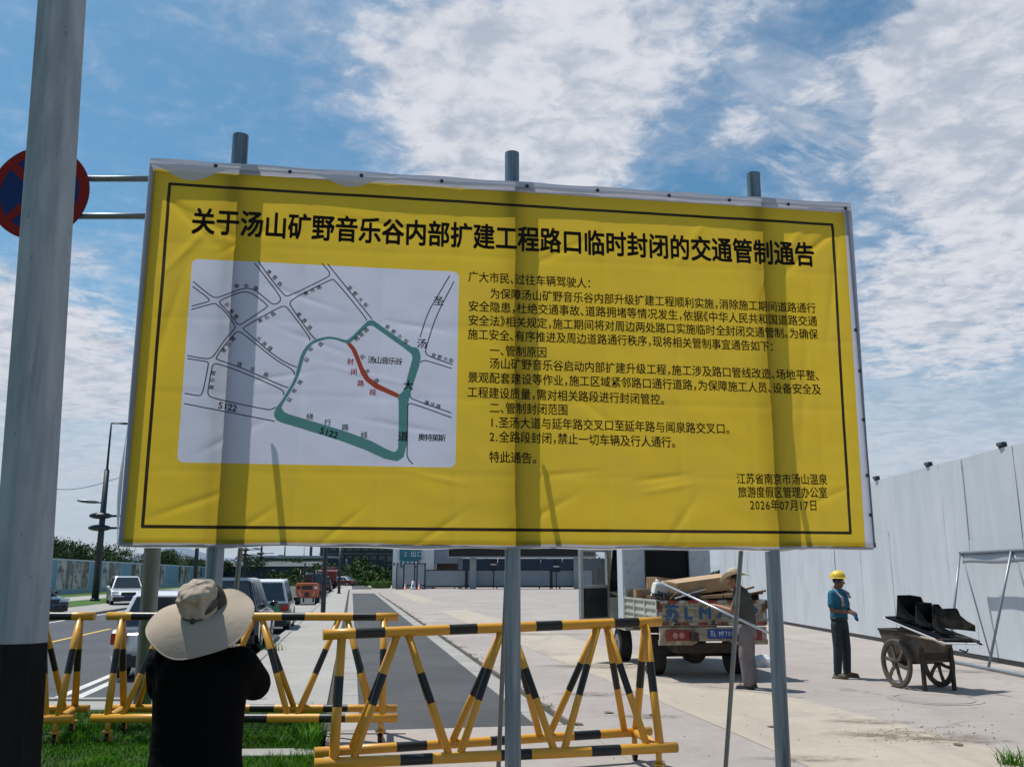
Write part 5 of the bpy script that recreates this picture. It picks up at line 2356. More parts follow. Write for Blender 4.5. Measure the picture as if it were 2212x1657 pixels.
# the open door swings out to the left from its front hinge
dr = bpy.data.objects.new('open_door', None)
C.objects.link(dr)
dr.parent = truck
dr.location = (-.88, y1c - .25, 0)
dr.rotation_euler = (0, 0, -.86)
dw = .95
mb = MB()
# local: x = outwards (along -x of truck when open), y up the door's length backwards
for (y0_, y1_, z0, z1) in ((0, dw, .72, .84), (0, .07, .84, 2.22), (dw - .085, dw, .84, 2.22), (.07, dw - .085, 2.14, 2.22), (.07, dw - .085, 1.42, 1.48)):
    mb.box((0, -(y0_ + y1_) / 2, (z0 + z1) / 2), (.06, y1_ - y0_, z1 - z0))
mb.box((-.028, -dw / 2, 1.13), (.012, dw - .1, .6))
dfm = mb.build('door_frame', mat('door grey cream', (.44, .45, .42), .5, nscale=5, namt=.1), dr)
mb = MB()
mb.box((.02, -dw / 2 + .01, 1.13), (.035, dw - .22, .56))
mb.build('door_lining', M_BLK, dr)
mb = MB()
mb.box((.05, -dw * .55, 1.2), (.05, .22, .03))
mb.build('door_handle', M_TRIM, dr)
mb = MB()
mb.box((0, -dw / 2, 1.80), (.008, dw - .15, .66))
gl_ = bpy.data.materials.new('clear door glass')
gl_.use_nodes = True
nt_ = gl_.node_tree
b_ = nt_.nodes['Principled BSDF']
b_.inputs['Base Color'].default_value = (.75, .82, .85, 1)
b_.inputs['Roughness'].default_value = .03
b_.inputs['Alpha'].default_value = .08
mb.build('door_window', gl_, dr)
mb = MB()
mb.path([(-.02, -.02, 1.35), (-.16, -.06, 1.5), (-.16, -.06, 1.85)], .012)
mb.box((-.18, -.10, 1.68), (.05, .18, .30))
mb.build('mirror', M_TRIM, dr)

# ---- the load, each piece a thing of its own
TRM = Matrix.Translation(truck.location) @ Matrix.Rotation(truck.rotation_euler.z, 4, 'Z')


def on_truck(x, y, z):
    return TRM @ Vector((x, y, z))


TR = truck.rotation_euler.z
M_CARD = mat('cardboard', (.38, .235, .12), .85, nscale=3, namt=.12)
M_CARDT = mat('cardboard top', (.44, .30, .18), .85, nscale=3, namt=.08)
M_PLAST = mat('white plastic jug', (.70, .68, .63), .4, nscale=4, namt=.05)
# jug
t = thing('plastic_jug', 'white plastic jug with a printed label on the left of the truck load', 'jug', tuple(on_truck(-.88, .75, 1.19)), TR)
JM = Matrix.Rotation(-.28, 3, 'Y')


def jp(x, y, z):
    return JM @ Vector((x, y, z))


mb = MB()
mb.box((.16, 0, .20), (.29, .26, .40), M=None)
o = mb.build('body', M_PLAST, t, bevel=.045)
o.rotation_euler = (0, .26, 0)
mb = MB()
mb.box((.17, -.136, .15), (.20, .006, .20))
o2 = mb.build('label', mat('jug label', (.24, .27, .33), .6, nscale=22, col2=(.06, .08, .13), lo=.45, hi=.6), o)
mb = MB()
mb.tube((.07, 0, .39), (.07, 0, .44), .04, .04, 12)
mb.build('cap', M_PLAST, o)
mb = MB()
mb.path([(.14, 0, .39), (.15, 0, .43), (.24, 0, .43), (.26, 0, .39)], .014)
mb.build('handle', M_PLAST, o)


def carton(label, c, d, rz, ty=0.0, tx_=0.0, open_=False):
    t = thing('cardboard_box', label, 'cardboard box', tuple(on_truck(*c)), TR + rz, 'cartons on the truck bed')
    t.rotation_euler = (tx_, ty, TR + rz)
    mb = MB()
    mb.box((0, 0, d[2] / 2), d)
    mb.build('carton', M_CARD, t, bevel=.008)
    for sy in (-1, 1):
        mb = MB()
        mb.box((0, sy * d[1] / 4, d[2] + .003), (d[0] * .995, d[1] / 2 - .006, .006))
        mb.build('flap', M_CARDT, t)
    mb = MB()
    for k in range(6):
        mb.box((-d[0] / 2 - .003, -d[1] / 2 + d[1] * (k + .5) / 6, d[2] / 2), (.008, d[1] * .06, d[2] * .94))
    mb.build('corrugation', M_CARD, t)
    return t


carton('large flattened brown carton on top of the truck load', (-.02, .55, 1.40), (1.02, .62, .22), .08, -.12, .06)
carton('pale open carton lid under the large carton', (.12, .34, 1.30), (.80, .5, .05), -.05, -.06)
carton('small crumpled carton behind the white jug', (-.55, 1.1, 1.42), (.42, .35, .20), .3, .1)
carton('brown carton at the right of the load behind the man', (.62, .8, 1.20), (.4, .5, .22), .1)
# boards, pipes and scrap
M_WOOD = mat('raw timber', (.30, .17, .08), .8, nscale=9, namt=.2)
M_PIPE = mat('bright aluminium', (.50, .53, .56), .38, .8)
for i, (a, b, w, h, lab) in enumerate((((.55, .2, 1.31), (1.02, .25, 1.40), .09, .035, 'brown timber batten sticking out at the right of the load, lower one'),
                                       ((.50, .45, 1.36), (.92, .5, 1.46), .08, .03, 'brown timber batten sticking out at the right of the load, upper one'),
                                       ((-.68, .12, 1.27), (-.42, .18, 1.48), .03, .03, 'short brown stick leaning over the tailgate beside the jug'))):
    p0, p1 = on_truck(*a), on_truck(*b)
    mb = MB()
    d = p1 - p0
    q = Matrix.Rotation(TR, 3, 'Z') @ Vector((0, 1, 0)) * w / 2
    up = Vector((0, 0, h))
    mb.hexa([p0 - q, p1 - q, p1 + q, p0 + q, p0 - q + up, p1 - q + up, p1 + q + up, p0 + q + up])
    tag(mb.build('timber_batten', M_WOOD), lab, 'timber', 'timber pieces on the truck load')
p0, p1 = on_truck(-.62, .02, 1.29), on_truck(-.02, .25, 1.44)
mb = MB()
q = Vector((0, .05, 0))
for k in (0, 1):
    mb.hexa([p0 - q, p1 - q, p1 + q, p0 + q, p0 - q + V(0, 0, .02), p1 - q + V(0, 0, .02), p1 + q + V(0, 0, .02), p0 + q + V(0, 0, .02)])
    q = Vector((0, .012, 0))
    p0 += V(0, .05, .0)
    p1 += V(0, .05, .0)
tag(mb.build('metal_profile', M_PIPE), 'short bright metal channel resting on the tailgate below the large carton', 'metal profile')
mb = MB()
rnd = random.Random(4)
for k in range(90):
    c = on_truck(rnd.uniform(-.8, .85), rnd.uniform(.15, 2.1), rnd.uniform(1.14, 1.38))
    mb.box(c, (rnd.uniform(.08, .4), rnd.uniform(.05, .3), rnd.uniform(.02, .14)), rz=rnd.uniform(0, 3), mi=rnd.choice((0, 0, 1, 2)))
tag(mb.build('scrap_heap', [M_RUST, M_CARD, M_BLK]), 'dark heap of scrap filling the truck bed', 'scrap', kind='stuff')

# bag on the ground
M_BAG = mat('white woven sack', (.66, .67, .68), .7, nscale=4, namt=.08, bump=.004, bscale=12)
g = gnd(1653, 1441)
t = thing('woven_sack', 'crumpled white sack lying on the ground to the right of the truck', 'sack', (g.x, g.y + .2, 0), .2)
mb = MB()


def sack(u, v):
    a = u * 2 * math.pi
    r = math.sin(v * math.pi * .5 + .05)
    q = Vector((math.cos(a) * .30 * r * (1 + .12 * math.sin(3 * a)), math.sin(a) * .18 * r, .19 * (1 - v ** 2.2) * (1 + .25 * noise.noise(Vector((a, v * 4, 2))))))
    return q + Vector((1, .5, .6)) * .05 * noise.noise(q * 9)


mb.grid(28, 12, sack)
mb.build('sack_body', M_BAG, t)
mb = MB()
mb.cap((.26, 0, .05), .03, (.42, .03, .02), .05)
mb.build('tied_end', M_BAG, t)

# ================================================================== PEOPLE
def skinmat(name, c):
    m = mat(name, c, .55, nscale=14, namt=.06, spec=.35)
    m.node_tree.nodes['Principled BSDF'].inputs['Subsurface Weight'].default_value = .08
    m.node_tree.nodes['Principled BSDF'].inputs['Subsurface Radius'].default_value = (.02, .01, .005)
    return m


M_SKIN = skinmat('tanned skin', (.30, .15, .09))
M_SKIND = skinmat('dark tanned skin', (.20, .095, .055))
M_HAIR = mat('black hair', (.015, .012, .010), .6)
M_EYEW = mat('eye white', (.6, .58, .55), .3)


def fabric(name, c, amt=.1, bump=.006, sc=9):
    m = bpy.data.materials.new(name)
    m.use_nodes = True
    n = Net(m.node_tree)
    b = m.node_tree.nodes['Principled BSDF']
    b.inputs['Roughness'].default_value = .85
    b.inputs['Specular IOR Level'].default_value = .06
    b.inputs['Sheen Weight'].default_value = .0
    p = n.n('ShaderNodeTexCoord').outputs['Object']
    f = n.rng(n.noise(p, 6, 5, .6), .3, .7)
    m.node_tree.links.new(n.mix(f, c4(tuple(q * (1 - amt * 2) for q in c)), c4(c)), b.inputs['Base Color'])
    bp = n.n('ShaderNodeBump')
    bp.inputs['Distance'].default_value = bump
    h = n.m('ADD', n.noise(n.v('MULTIPLY', p, (1, 1, 1.7)), sc, 4, .55, 1.2), n.m('MULTIPLY', n.noise(p, 300, 1, .5), .03))
    m.node_tree.links.new(h, bp.inputs['Height'])
    m.node_tree.links.new(bp.outputs[0], b.inputs['Normal'])
    return m


def hand(mb, wrist, d, up, side, size=1.0, curl=.5, r=.0088):
    """palm, four fingers and a thumb; d = pointing direction, up = back of hand normal, side = thumb side"""
    d, up, side = Vector(d).normalized(), Vector(up).normalized(), Vector(side).normalized()
    w = Vector(wrist)
    k = size
    mb.cap(w, .026 * k, w + d * .03 * k, .03 * k)
    for q in (-.028, -.010, .010, .028):
        mb.cap(w + d * .02 * k + side * q * .7 * k, .017 * k, w + d * .085 * k + side * q * k, .0145 * k)
    for i, (q, L) in enumerate(((.031, .92), (.011, 1.0), (-.010, .94), (-.030, .76))):
        a = w + d * .090 * k + side * q * k
        fan = side * (q * .25)
        b1 = (d * math.cos(curl * .6) - up * math.sin(curl * .6) + fan).normalized()
        b2 = (d * math.cos(curl * 1.7) - up * math.sin(curl * 1.7)).normalized()
        b3 = (d * math.cos(curl * 2.7) - up * math.sin(curl * 2.7)).normalized()
        p1 = a + b1 * .042 * L * k
        p2 = p1 + b2 * .028 * L * k
        p3 = p2 + b3 * .020 * L * k
        mb.cap(a, r * 1.1 * k, p1, r * k, 8)
        mb.cap(p1, r * k, p2, r * .92 * k, 8)
        mb.cap(p2, r * .92 * k, p3, r * .8 * k, 8)
    t0 = w + d * .03 * k + side * .030 * k
    t1 = t0 + (d * .6 + side * .75 - up * .25).normalized() * .042 * k
    t2 = t1 + (d * .9 + side * .25 - up * .3).normalized() * .030 * k
    mb.cap(t0, .015 * k, t1, .0115 * k, 8)
    mb.cap(t1, .0115 * k, t2, .0092 * k, 8)


def head(mb, c, yaw=0.0, pitch=0.0, k=1.0):
    """skull, jaw, nose, ears, lips; faces +y before yaw; c = centre of the head"""
    M = Matrix.Rotation(yaw, 3, 'Z') @ Matrix.Rotation(pitch, 3, 'X')
    c = Vector(c)

    def T(x, y, z):
        return c + M @ Vector((x * k, y * k, z * k))
    mb.ball(T(0, -.008, .028), (.074 * k, .092 * k, .088 * k), 16, 10, M=M)
    mb.ball(T(0, .022, -.035), (.060 * k, .068 * k, .072 * k), 14, 10, M=M)
    mb.ball(T(0, .055, -.088), (.030 * k, .028 * k, .022 * k), 10, 8, M=M)
    mb.cap(T(0, .088, .010), .008 * k, T(0, .108, -.024), .0135 * k, 8)
    mb.cap(T(-.020, .088, -.056), .0085 * k, T(.020, .088, -.056), .0085 * k, 8)
    mb.cap(T(-.036, .080, .030), .010 * k, T(.036, .080, .030), .010 * k, 8)
    for sx in (-1, 1):
        mb.ball(T(sx * .076, -.008, -.008), (.011 * k, .02 * k, .032 * k), 8, 8, M=M)
        mb.ball(T(sx * .045, .055, -.025), (.022 * k, .02 * k, .022 * k), 8, 6, M=M)
    return T


def eyes(T, parent):
    for sx in (-1, 1):
        mb = MB()
        mb.ball(T(sx * .031, .078, .010), .0125, 8, 6)
        mb.build('eye', M_EYEW, parent)


def torso(mb, base, chest_c, hip, waist, chest, neck_z, sh_w, yaw=0.0, grow=0.0, z0=None):
    pass


# ------------------------------------------------ person with the wide hat
M_TEE = fabric('black t-shirt cloth', (.0035, .0035, .0038), .05, .008, 6)
M_TROU = fabric('dark trousers cloth', (.03, .03, .035), .08, .008, 6)
M_HATC = fabric('beige hat cloth', (.40, .335, .265), .06, .0022, 16)
M_HATU = fabric('beige hat underside', (.30, .26, .20), .05, .001, 22)
pc = at(432, 1500, 3.72)
P1 = thing('person', 'person in black t-shirt and wide beige sun hat, seen from behind, arms raised', 'person', (pc.x, 3.72, 0), -.04)
# local: +y away from the camera (the way the person faces)
SHZ = 1.375


def body1(mb, grow=0.0, part='body'):
    pass


mb = MB()   # continuous body
mb.loft([(0, 0, .80, .13, .10), (0, 0, .90, .165, .12), (0, 0, 1.02, .145, .105), (0, .0, 1.18, .165, .115), (0, .0, 1.30, .17, .115), (0, 0, 1.355, .11, .08), (0, .01, 1.41, .055, .055)], 20)
mb.cap((0, .0, 1.40), .056, (0, -.005, 1.48), .054)
Th = head(mb, (0, .01, 1.535), 0.0, .28)
for sx in (-1, 1):
    sh = Vector((sx * .150, .0, 1.325))
    el = Vector((sx * .245, .20 if sx > 0 else .24, 1.19)) if sx > 0 else Vector((-.215, .20, 1.20))
    if sx > 0:
        el = Vector((.165, .17, 1.22))
    wr = Vector((-.06 + sx * .055, .32, 1.29))
    mb.cap(sh, .052, el, .042)
    mb.cap(el, .041, wr, .028)
    hand(mb, wr, (-sx * .35, .35, .8), (0, -1, .3), (-sx, 0, .2), 1.0, .55)
    hp = Vector((sx * .085, 0, .85))
    kn = Vector((sx * .10, .01, .46))
    an = Vector((sx * .11, -.01, .09))
    mb.cap(hp, .085, kn, .055)
    mb.cap(kn, .056, an, .036)
    mb.cap(an, .036, (sx * .125, .12, .04), .034)
remesh(mb, 'body', M_SKIND, P1, .0075)
mb = MB()   # t-shirt
mb.loft([(0, 0, .845, .192, .148), (0, 0, .88, .194, .150), (0, .0, 1.00, .176, .135), (0, 0, 1.12, .176, .135), (0, 0, 1.24, .184, .138), (0, 0, 1.32, .186, .132), (0, 0, 1.375, .140, .105), (0, .005, 1.415, .075, .075)], 24)
for sx in (-1, 1):
    sh = Vector((sx * .150, .0, 1.335))
    el = Vector((.180, .14, 1.235)) if sx > 0 else Vector((-.215, .17, 1.215))
    mb.cap(sh, .074, sh.lerp(el, .85), .069)
mb.ball((.0, -.09, 1.30), (.13, .05, .09))
remesh(mb, 'shirt', M_TEE, P1, .010, 5)
mb = MB()
mb.loft([(0, 0, .78, .185, .135), (0, 0, .88, .180, .135), (0, 0, .96, .165, .125)], 20)
for sx in (-1, 1):
    mb.cap((sx * .09, 0, .84), .10, (sx * .105, .01, .46), .080)
    mb.cap((sx * .105, .01, .46), .080, (sx * .115, 0, .12), .070)
remesh(mb, 'trousers', M_TROU, P1, .012, 5)
mb = MB()
for sx in (-1, 1):
    mb.cap((sx * .115, -.04, .05), .048, (sx * .13, .15, .042), .042)
    mb.box((sx * .12, .055, .014), (.10, .29, .028))
remesh(mb, 'shoes', M_BLK, P1, .010)
mb = MB()
mb.ball((0, -.01, 1.565), (.083, .10, .09), 16, 10)
mb.ball((0, -.055, 1.50), (.066, .045, .06), 12, 8)
remesh(mb, 'hair', M_HAIR, P1, .01)

# the hat: wide wavy brim tipped back, high soft crown, cord
HAT = thing('sun_hat', 'very wide beige sun hat on the head of the person with the phone', 'hat', (0, 0, 0))
hp_ = at(431, 1318, 3.66)
HAT.location = hp_
HAT.rotation_euler = (R(31), R(3), R(-4))


def brim_z(a, r):
    """wave of the brim: a = angle, r = 0..1 from the crown to the rim"""
    z = -.055 * r ** 1.3
    z += .040 * r ** 2 * max(0, math.cos(a - .9)) ** 1.5            # lifted at the far right
    z += .010 * r ** 2 * math.sin(2 * a + .5)
    z -= .030 * r ** 2 * max(0, math.cos(a + 1.9)) ** 2
    z += .006 * r ** 2 * math.sin(5 * a + 1)
    return z


RC, RB = .069, .193


def brimf(off):
    def f(u, v):
        a = u * 2 * math.pi
        r = RC + (RB - RC) * v
        sx_ = 1.05 + .03 * math.cos(2 * a)
        return (r * math.cos(a) * sx_, r * math.sin(a) * .98, brim_z(a, v) + off + .00022 * math.sin(v * 120))
    return f


mb = MB()
mb.grid(96, 40, brimf(.0))
mb.build('brim', M_HATC, HAT)
mb = MB()
mb.grid(72, 20, brimf(-.004))
mb.build('brim_lining', M_HATU, HAT)
mb = MB()
pts = [Vector(brimf(-.002)(k / 72, 1.0)) for k in range(73)]
mb.path(pts, .0032, 6)
mb.build('brim_piping', M_HATC, HAT)


def crownf(u, v):
    a = u * 2 * math.pi
    if v < .7:
        k = v / .7
        r = RC * (1.02 - .02 * k)
        z = .088 * k
    else:
        k = (v - .7) / .3
        r = RC * 1.0 * max(0.0, math.cos(k * math.pi / 2)) ** .75
        z = .088 + .026 * math.sin(k * math.pi / 2)
    q = Vector((r * math.cos(a) * .98, r * math.sin(a) * 1.06, z))
    w = .30 if v > .1 else v * 3
    q += Vector((math.cos(a), math.sin(a), .5)) * w * (.050 * noise.noise(Vector((math.cos(a) * 1.6, math.sin(a) * 1.6, z * 11))) + .030 * noise.noise(q * 38))
    # pinched fold at the back
    d = math.exp(-((a - 4.85) / .35) ** 2 - ((z - .055) / .022) ** 2)
    q += Vector((0, .014, 0)) * d
    return q


mb = MB()
mb.grid(72, 36, crownf)
cr = mb.build('crown', M_HATC, HAT)
mb = MB()
for k in range(24):
    a0 = 2 * math.pi * k / 24
    a1 = 2 * math.pi * (k + 1) / 24
    q = [(RC * 1.045 * math.cos(a) * .98, RC * 1.045 * math.sin(a) * 1.06, z) for z in (.0, .020) for a in (a0, a1)]
    mb.add([q[0], q[1], q[3], q[2]], [(0, 1, 2, 3)], smooth=True)
mb.build('hat_band', M_HATC, HAT)
# dark vent slit on the right of the crown
mb = MB()
for k in range(10):
    a0, a1 = -1.0 + k * .13, -1.0 + (k + 1) * .13
    h0, h1 = .012 * math.sin(math.pi * k / 10), .012 * math.sin(math.pi * (k + 1) / 10)
    q = [(RC * 1.075 * math.cos(a) * .98, RC * 1.075 * math.sin(a) * 1.06, .022 + (a + 1) * .018 + s_ * h) for a, h, s_ in ((a0, h0, -1), (a1, h1, -1), (a1, h1, 1), (a0, h0, 1))]
    mb.add(q, [(0, 1, 2, 3)])
mb.build('vent_slit', M_BLK, HAT)
mb = MB()
cp = Vector((RC * .1, -RC * 1.18, .004))
mb.ball(cp, (.010, .009, .013), 10, 8)
pts = [Vector((RC * 1.13 * math.cos(a), RC * 1.16 * math.sin(a), .006)) for a in [-2.1 + .12 * k for k in range(10)]]
mb.path(pts, .0022, 6)
mb.build('cord_toggle', M_BLK, HAT)
HAT.location = hp_
# phone held up in front of the face
ph = thing('phone', 'dark mobile phone held up by the person in the wide hat', 'phone', tuple(P1.location + Vector((-.05, .42, 1.42))), -.04)
mb = MB()
mb.box((0, 0, 0), (.155, .009, .075))
bd = mb.build('case', M_BLK, ph, bevel=.003)
mb = MB()
mb.box((0, -.0052, 0), (.147, .001, .068))
mb.build('screen', M_GLASS, ph)

# ------------------------------------------------ worker with the yellow helmet
M_BLUES = fabric('blue polo cloth', (.035, .16, .25), .12, .006, 8)
M_NAVYT = fabric('dark blue grey trousers', (.045, .055, .068), .12, .008, 7)
M_HELM = mat('yellow helmet', (.74, .50, .03), .42, coat=.15, nscale=20, namt=.04)
M_TOWEL = fabric('patterned towel', (.50, .42, .42), .25, .004, 22)
M_GLOVE = fabric('blue glove cloth', (.03, .09, .20), .1, .003, 20)
M_SHOE = mat('dusty shoe', (.09, .08, .06), .8, nscale=9, namt=.2)
g = gnd(1822, 1464)
P2 = thing('person', 'worker in yellow helmet and blue shirt, towel round the neck, pulling on a glove', 'person', (g.x, g.y, 0), R(-142))
# local +y is where the chest faces; turned to the camera's right
mb = MB()
mb.loft([(0, 0, .82, .12, .09), (0, 0, .92, .155, .11), (0, 0, 1.04, .14, .10), (0, .005, 1.20, .165, .115), (0, .005, 1.33, .17, .105), (0, 0, 1.41, .11, .08), (0, 0, 1.45, .06, .06)], 20)
mb.cap((0, -.01, 1.42), .054, (0, .01, 1.50), .052)
T2 = head(mb, (0, .035, 1.575), .28, -.12, .98)
JL = {}
arms = {1: ((.185, 0, 1.37), (.225, .02, 1.10), (.075, .22, 1.075)), -1: ((-.185, 0, 1.37), (-.225, .04, 1.10), (-.02, .27, 1.045))}
for sx, (sh, el, wr) in arms.items():
    mb.cap(sh, .05, el, .039)
    mb.cap(el, .038, wr, .027)
    if sx > 0:
        hand(mb, wr, (-.45, .75, -.1), (.2, .2, 1), (-.6, -.3, .4), .98, .5)
    hp = Vector((sx * .088, 0, .88))
    kn = Vector((sx * .118, .015, .48))
    an = Vector((sx * .135, -.02, .09))
    mb.cap(hp, .082, kn, .054)
    mb.cap(kn, .054, an, .034)
    mb.cap(an, .034, (sx * .16, .10, .04), .032)
remesh(mb, 'body', M_SKIND, P2, .0075)
eyes(T2, P2)
mb = MB()
mb.loft([(0, 0, .945, .168, .128), (0, 0, 1.00, .172, .130), (0, .005, 1.10, .166, .126), (0, .008, 1.22, .186, .136), (0, .006, 1.33, .186, .122), (0, 0, 1.415, .125, .092), (0, 0, 1.45, .072, .068)], 22)
for sx in (-1, 1):
    mb.cap((sx * .17, 0, 1.365), .066, (sx * .215, .015, 1.185), .066)
remesh(mb, 'shirt', M_BLUES, P2, .010, 4)
mb = MB()
mb.loft([(0, 0, .80, .170, .125), (0, 0, .90, .165, .125), (0, 0, .955, .155, .12)], 20)
for sx in (-1, 1):
    mb.cap((sx * .092, 0, .86), .095, (sx * .120, .015, .48), .078)
    mb.cap((sx * .120, .015, .48), .078, (sx * .137, -.01, .11), .066)
remesh(mb, 'trousers', M_NAVYT, P2, .011, 4)
mb = MB()
mb.tube((0, 0, .945), (0, 0, .975), .1, .1, 24)
for v_ in range(len(mb.v)):
    x, y, z = mb.v[v_]
    mb.v[v_] = (x * 1.72, y * 1.33, z)
mb.build('belt', M_BLK, P2)
for sx in (-1, 1):
    mb = MB()
    mb.cap((sx * .137, -.05, .048), .044, (sx * .175, .14, .040), .038)
    mb.box((sx * .155, .045, .013), (.092, .27, .026))
    remesh(mb, 'shoe', M_SHOE, P2, .009)
mb = MB()
hand(mb, (-.02, .27, 1.045), (.62, .65, -.35), (0, .2, 1), (.4, -.4, .5), 1.12, .35, .0098)
mb.cap((-.055, .235, 1.055), .036, (-.015, .275, 1.043), .034)
remesh(mb, 'glove', M_GLOVE, P2, .007)
# towel over the neck, one end hanging in front
mb = MB()
for sx, zb_ in ((1, 1.16), (-1, 1.30)):
    def tow(u, v, sx=sx, zb_=zb_):
        k = v
        if k < .35:
            q = k / .35
            c = Vector((sx * .075 * math.sin(q * 1.57), -.085 + .07 * q, 1.475 - .02 * q))
            wd = Vector((sx * .3, -.4, .6)).normalized()
        else:
            q = (k - .35) / .65
            c = Vector((sx * (.078 + .012 * q), -.015 + .150 * min(1, q * 2.0) + .012 * q, 1.455 + (zb_ - 1.455) * q))
            wd = Vector((1, .1, 0)).normalized()
        w_ = (.030 + .016 * q if k >= .35 else .028) * (u - .5) * 2
        p = c + wd * w_
        p.y += .008 * math.sin(u * 9 + v * 14) + .010
        return p
    mb.grid(8, 22, tow)
o = mb.build('towel', M_TOWEL, P2)
md = o.modifiers.new('thickness', 'SOLIDIFY')
md.thickness = .012
mb = MB()
mb.ball((0, .028, 1.592), (.079, .095, .075), 14, 10)
remesh(mb, 'hair', M_HAIR, P2, .01)
HM = thing('safety_helmet', 'yellow safety helmet worn by the worker in the blue shirt', 'helmet', tuple(P2.matrix_basis @ Vector((0, .030, 1.632))), R(-142) + .28)
mb = MB()
rg = [(0, 0, .0, .108, .132), (0, 0, .03, .107, .128), (0, 0, .07, .095, .112), (0, 0, .098, .070, .085), (0, 0, .115, .038, .05), (0, 0, .120, .004, .006)]
mb.loft(rg, 28, caps=False)
mb.build('shell', M_HELM, HM)
mb = MB()


def peak(u, v):
    a = u * 2 * math.pi
    k = .010 + .040 * max(0, math.sin(a)) ** 1.5
    return ((.106 + k * v) * math.cos(a), (.130 + k * v) * math.sin(a), .004 - .014 * v)


mb.grid(40, 3, peak)
o = mb.build('peak', M_HELM, HM)
md = o.modifiers.new('thickness', 'SOLIDIFY')
md.thickness = .004
mb = MB()
for k in (-.028, 0, .028):
    mb.path([(k, -.10, .075), (k, -.05, .112 - abs(k) * .3), (k, .0, .124 - abs(k) * .35), (k, .05, .112 - abs(k) * .3), (k, .10, .07)], .006, 6)
mb.build('ridge', M_HELM, HM)

# ------------------------------------------------ man with the straw hat
M_GREYS = fabric('dark grey t-shirt', (.085, .080, .070), .1, .007, 7)
M_GREYT = fabric('loose grey trousers', (.20, .175, .18), .1, .012, 5)
M_STRAW = fabric('pale straw hat', (.56, .49, .36), .08, .002, 40)
g = gnd(1622, 1488)
P3 = thing('person', 'man in pale floppy hat and loose grey trousers holding a metal pipe behind the truck', 'person', (g.x, g.y + .05, 0), R(66))
mb = MB()
P3.scale = (1.05, 1.05, 1.05)
# leaning a little forward
mb.loft([(0, 0, .80, .12, .09), (0, 0, .90, .15, .11), (0, .01, 1.02, .14, .105), (0, .03, 1.18, .16, .115), (0, .055, 1.31, .165, .105), (0, .07, 1.38, .11, .08), (0, .085, 1.42, .06, .06)], 20)
mb.cap((0, .07, 1.39), .054, (0, .12, 1.475), .052)
T3 = head(mb, (0, .155, 1.53), .1, -.42, .98)
arms = {1: ((.18, .06, 1.34), (.215, .12, 1.09), (.13, .37, 1.135)), -1: ((-.18, .06, 1.34), (-.20, .16, 1.09), (-.04, .42, 1.15))}
for sx, (sh, el, wr) in arms.items():
    mb.cap(sh, .05, el, .040)
    mb.cap(el, .038, wr, .027)
    hand(mb, wr, (-sx * .25, .9, .05 if sx > 0 else .15), (-sx * .2, 0, 1), (-sx, .1, .2), 1.0, .62)
    hp = Vector((sx * .088, 0, .86))
    kn = Vector((sx * .10, .02, .46))
    an = Vector((sx * .105, -.02, .09))
    mb.cap(hp, .085, kn, .054)
    mb.cap(kn, .054, an, .034)
    mb.cap(an, .034, (sx * .12, .11, .035), .032)
remesh(mb, 'body', M_SKIN, P3, .0075)
eyes(T3, P3)
mb = MB()
mb.loft([(0, 0, .90, .172, .135), (0, .005, .97, .176, .140), (0, .012, 1.06, .170, .135), (0, .03, 1.20, .182, .145), (0, .055, 1.31, .184, .130), (0, .07, 1.39, .125, .095), (0, .085, 1.425, .075, .07)], 22)
for sx in (-1, 1):
    mb.cap((sx * .165, .058, 1.335), .066, (sx * .205, .10, 1.15), .066)
remesh(mb, 'shirt', M_GREYS, P3, .010, 4)
mb = MB()
mb.loft([(0, 0, .76, .178, .14), (0, 0, .88, .172, .135), (0, 0, .94, .160, .125)], 20)
for sx in (-1, 1):
    mb.cap((sx * .092, 0, .84), .105, (sx * .11, .02, .46), .098)
    mb.cap((sx * .11, .02, .46), .098, (sx * .112, -.01, .12), .092)
remesh(mb, 'trousers', M_GREYT, P3, .011, 4)
mb = MB()
mb.path([(.10, .13, .93), (.115, .155, .88), (.11, .15, .80)], .009)
mb.path([(.09, .13, .93), (.08, .160, .87), (.085, .155, .82)], .008)
mb.build('drawstring', mat('white cord', (.6, .6, .6), .7), P3)
for sx in (-1, 1):
    mb = MB()
    mb.cap((sx * .108, -.05, .040), .038, (sx * .13, .14, .034), .034)
    mb.box((sx * .12, .045, .011), (.090, .27, .022))
    remesh(mb, 'shoe', M_BLK, P3, .009)
mb = MB()
mb.ball((0, .140, 1.555), (.081, .095, .078), 14, 10)
remesh(mb, 'hair', M_HAIR, P3, .01)
HT = thing('floppy_hat', 'pale floppy straw hat worn by the man holding the pipe', 'hat', tuple(P3.matrix_basis @ Vector((0, .150, 1.60))), R(66) + .1)
HT.rotation_euler = (-.30, .06, R(66))


def brim3(u, v):
    a = u * 2 * math.pi
    r = .088 + .135 * v
    z = -.03 * v + .045 * v * v * math.cos(2 * a + .3) - .03 * v * v * math.cos(a + .6)
    return (r * math.cos(a), r * math.sin(a) * 1.08, z)


mb = MB()
mb.grid(56, 8, brim3)
o = mb.build('brim', M_STRAW, HT)
md = o.modifiers.new('thickness', 'SOLIDIFY')
md.thickness = .004
mb = MB()
mb.loft([(0, 0, 0, .090, .098), (0, 0, .05, .088, .096), (0, 0, .085, .078, .086), (0, 0, .105, .05, .055), (0, 0, .112, .005, .005)], 28, caps=False)
mb.build('crown', M_STRAW, HT)
mb = MB()
mb.loft([(0, 0, .004, .0925, .1005), (0, 0, .026, .0918, .0998)], 28, caps=False)
mb.build('hat_band', fabric('hat band', (.34, .28, .2), .05, .001), HT)
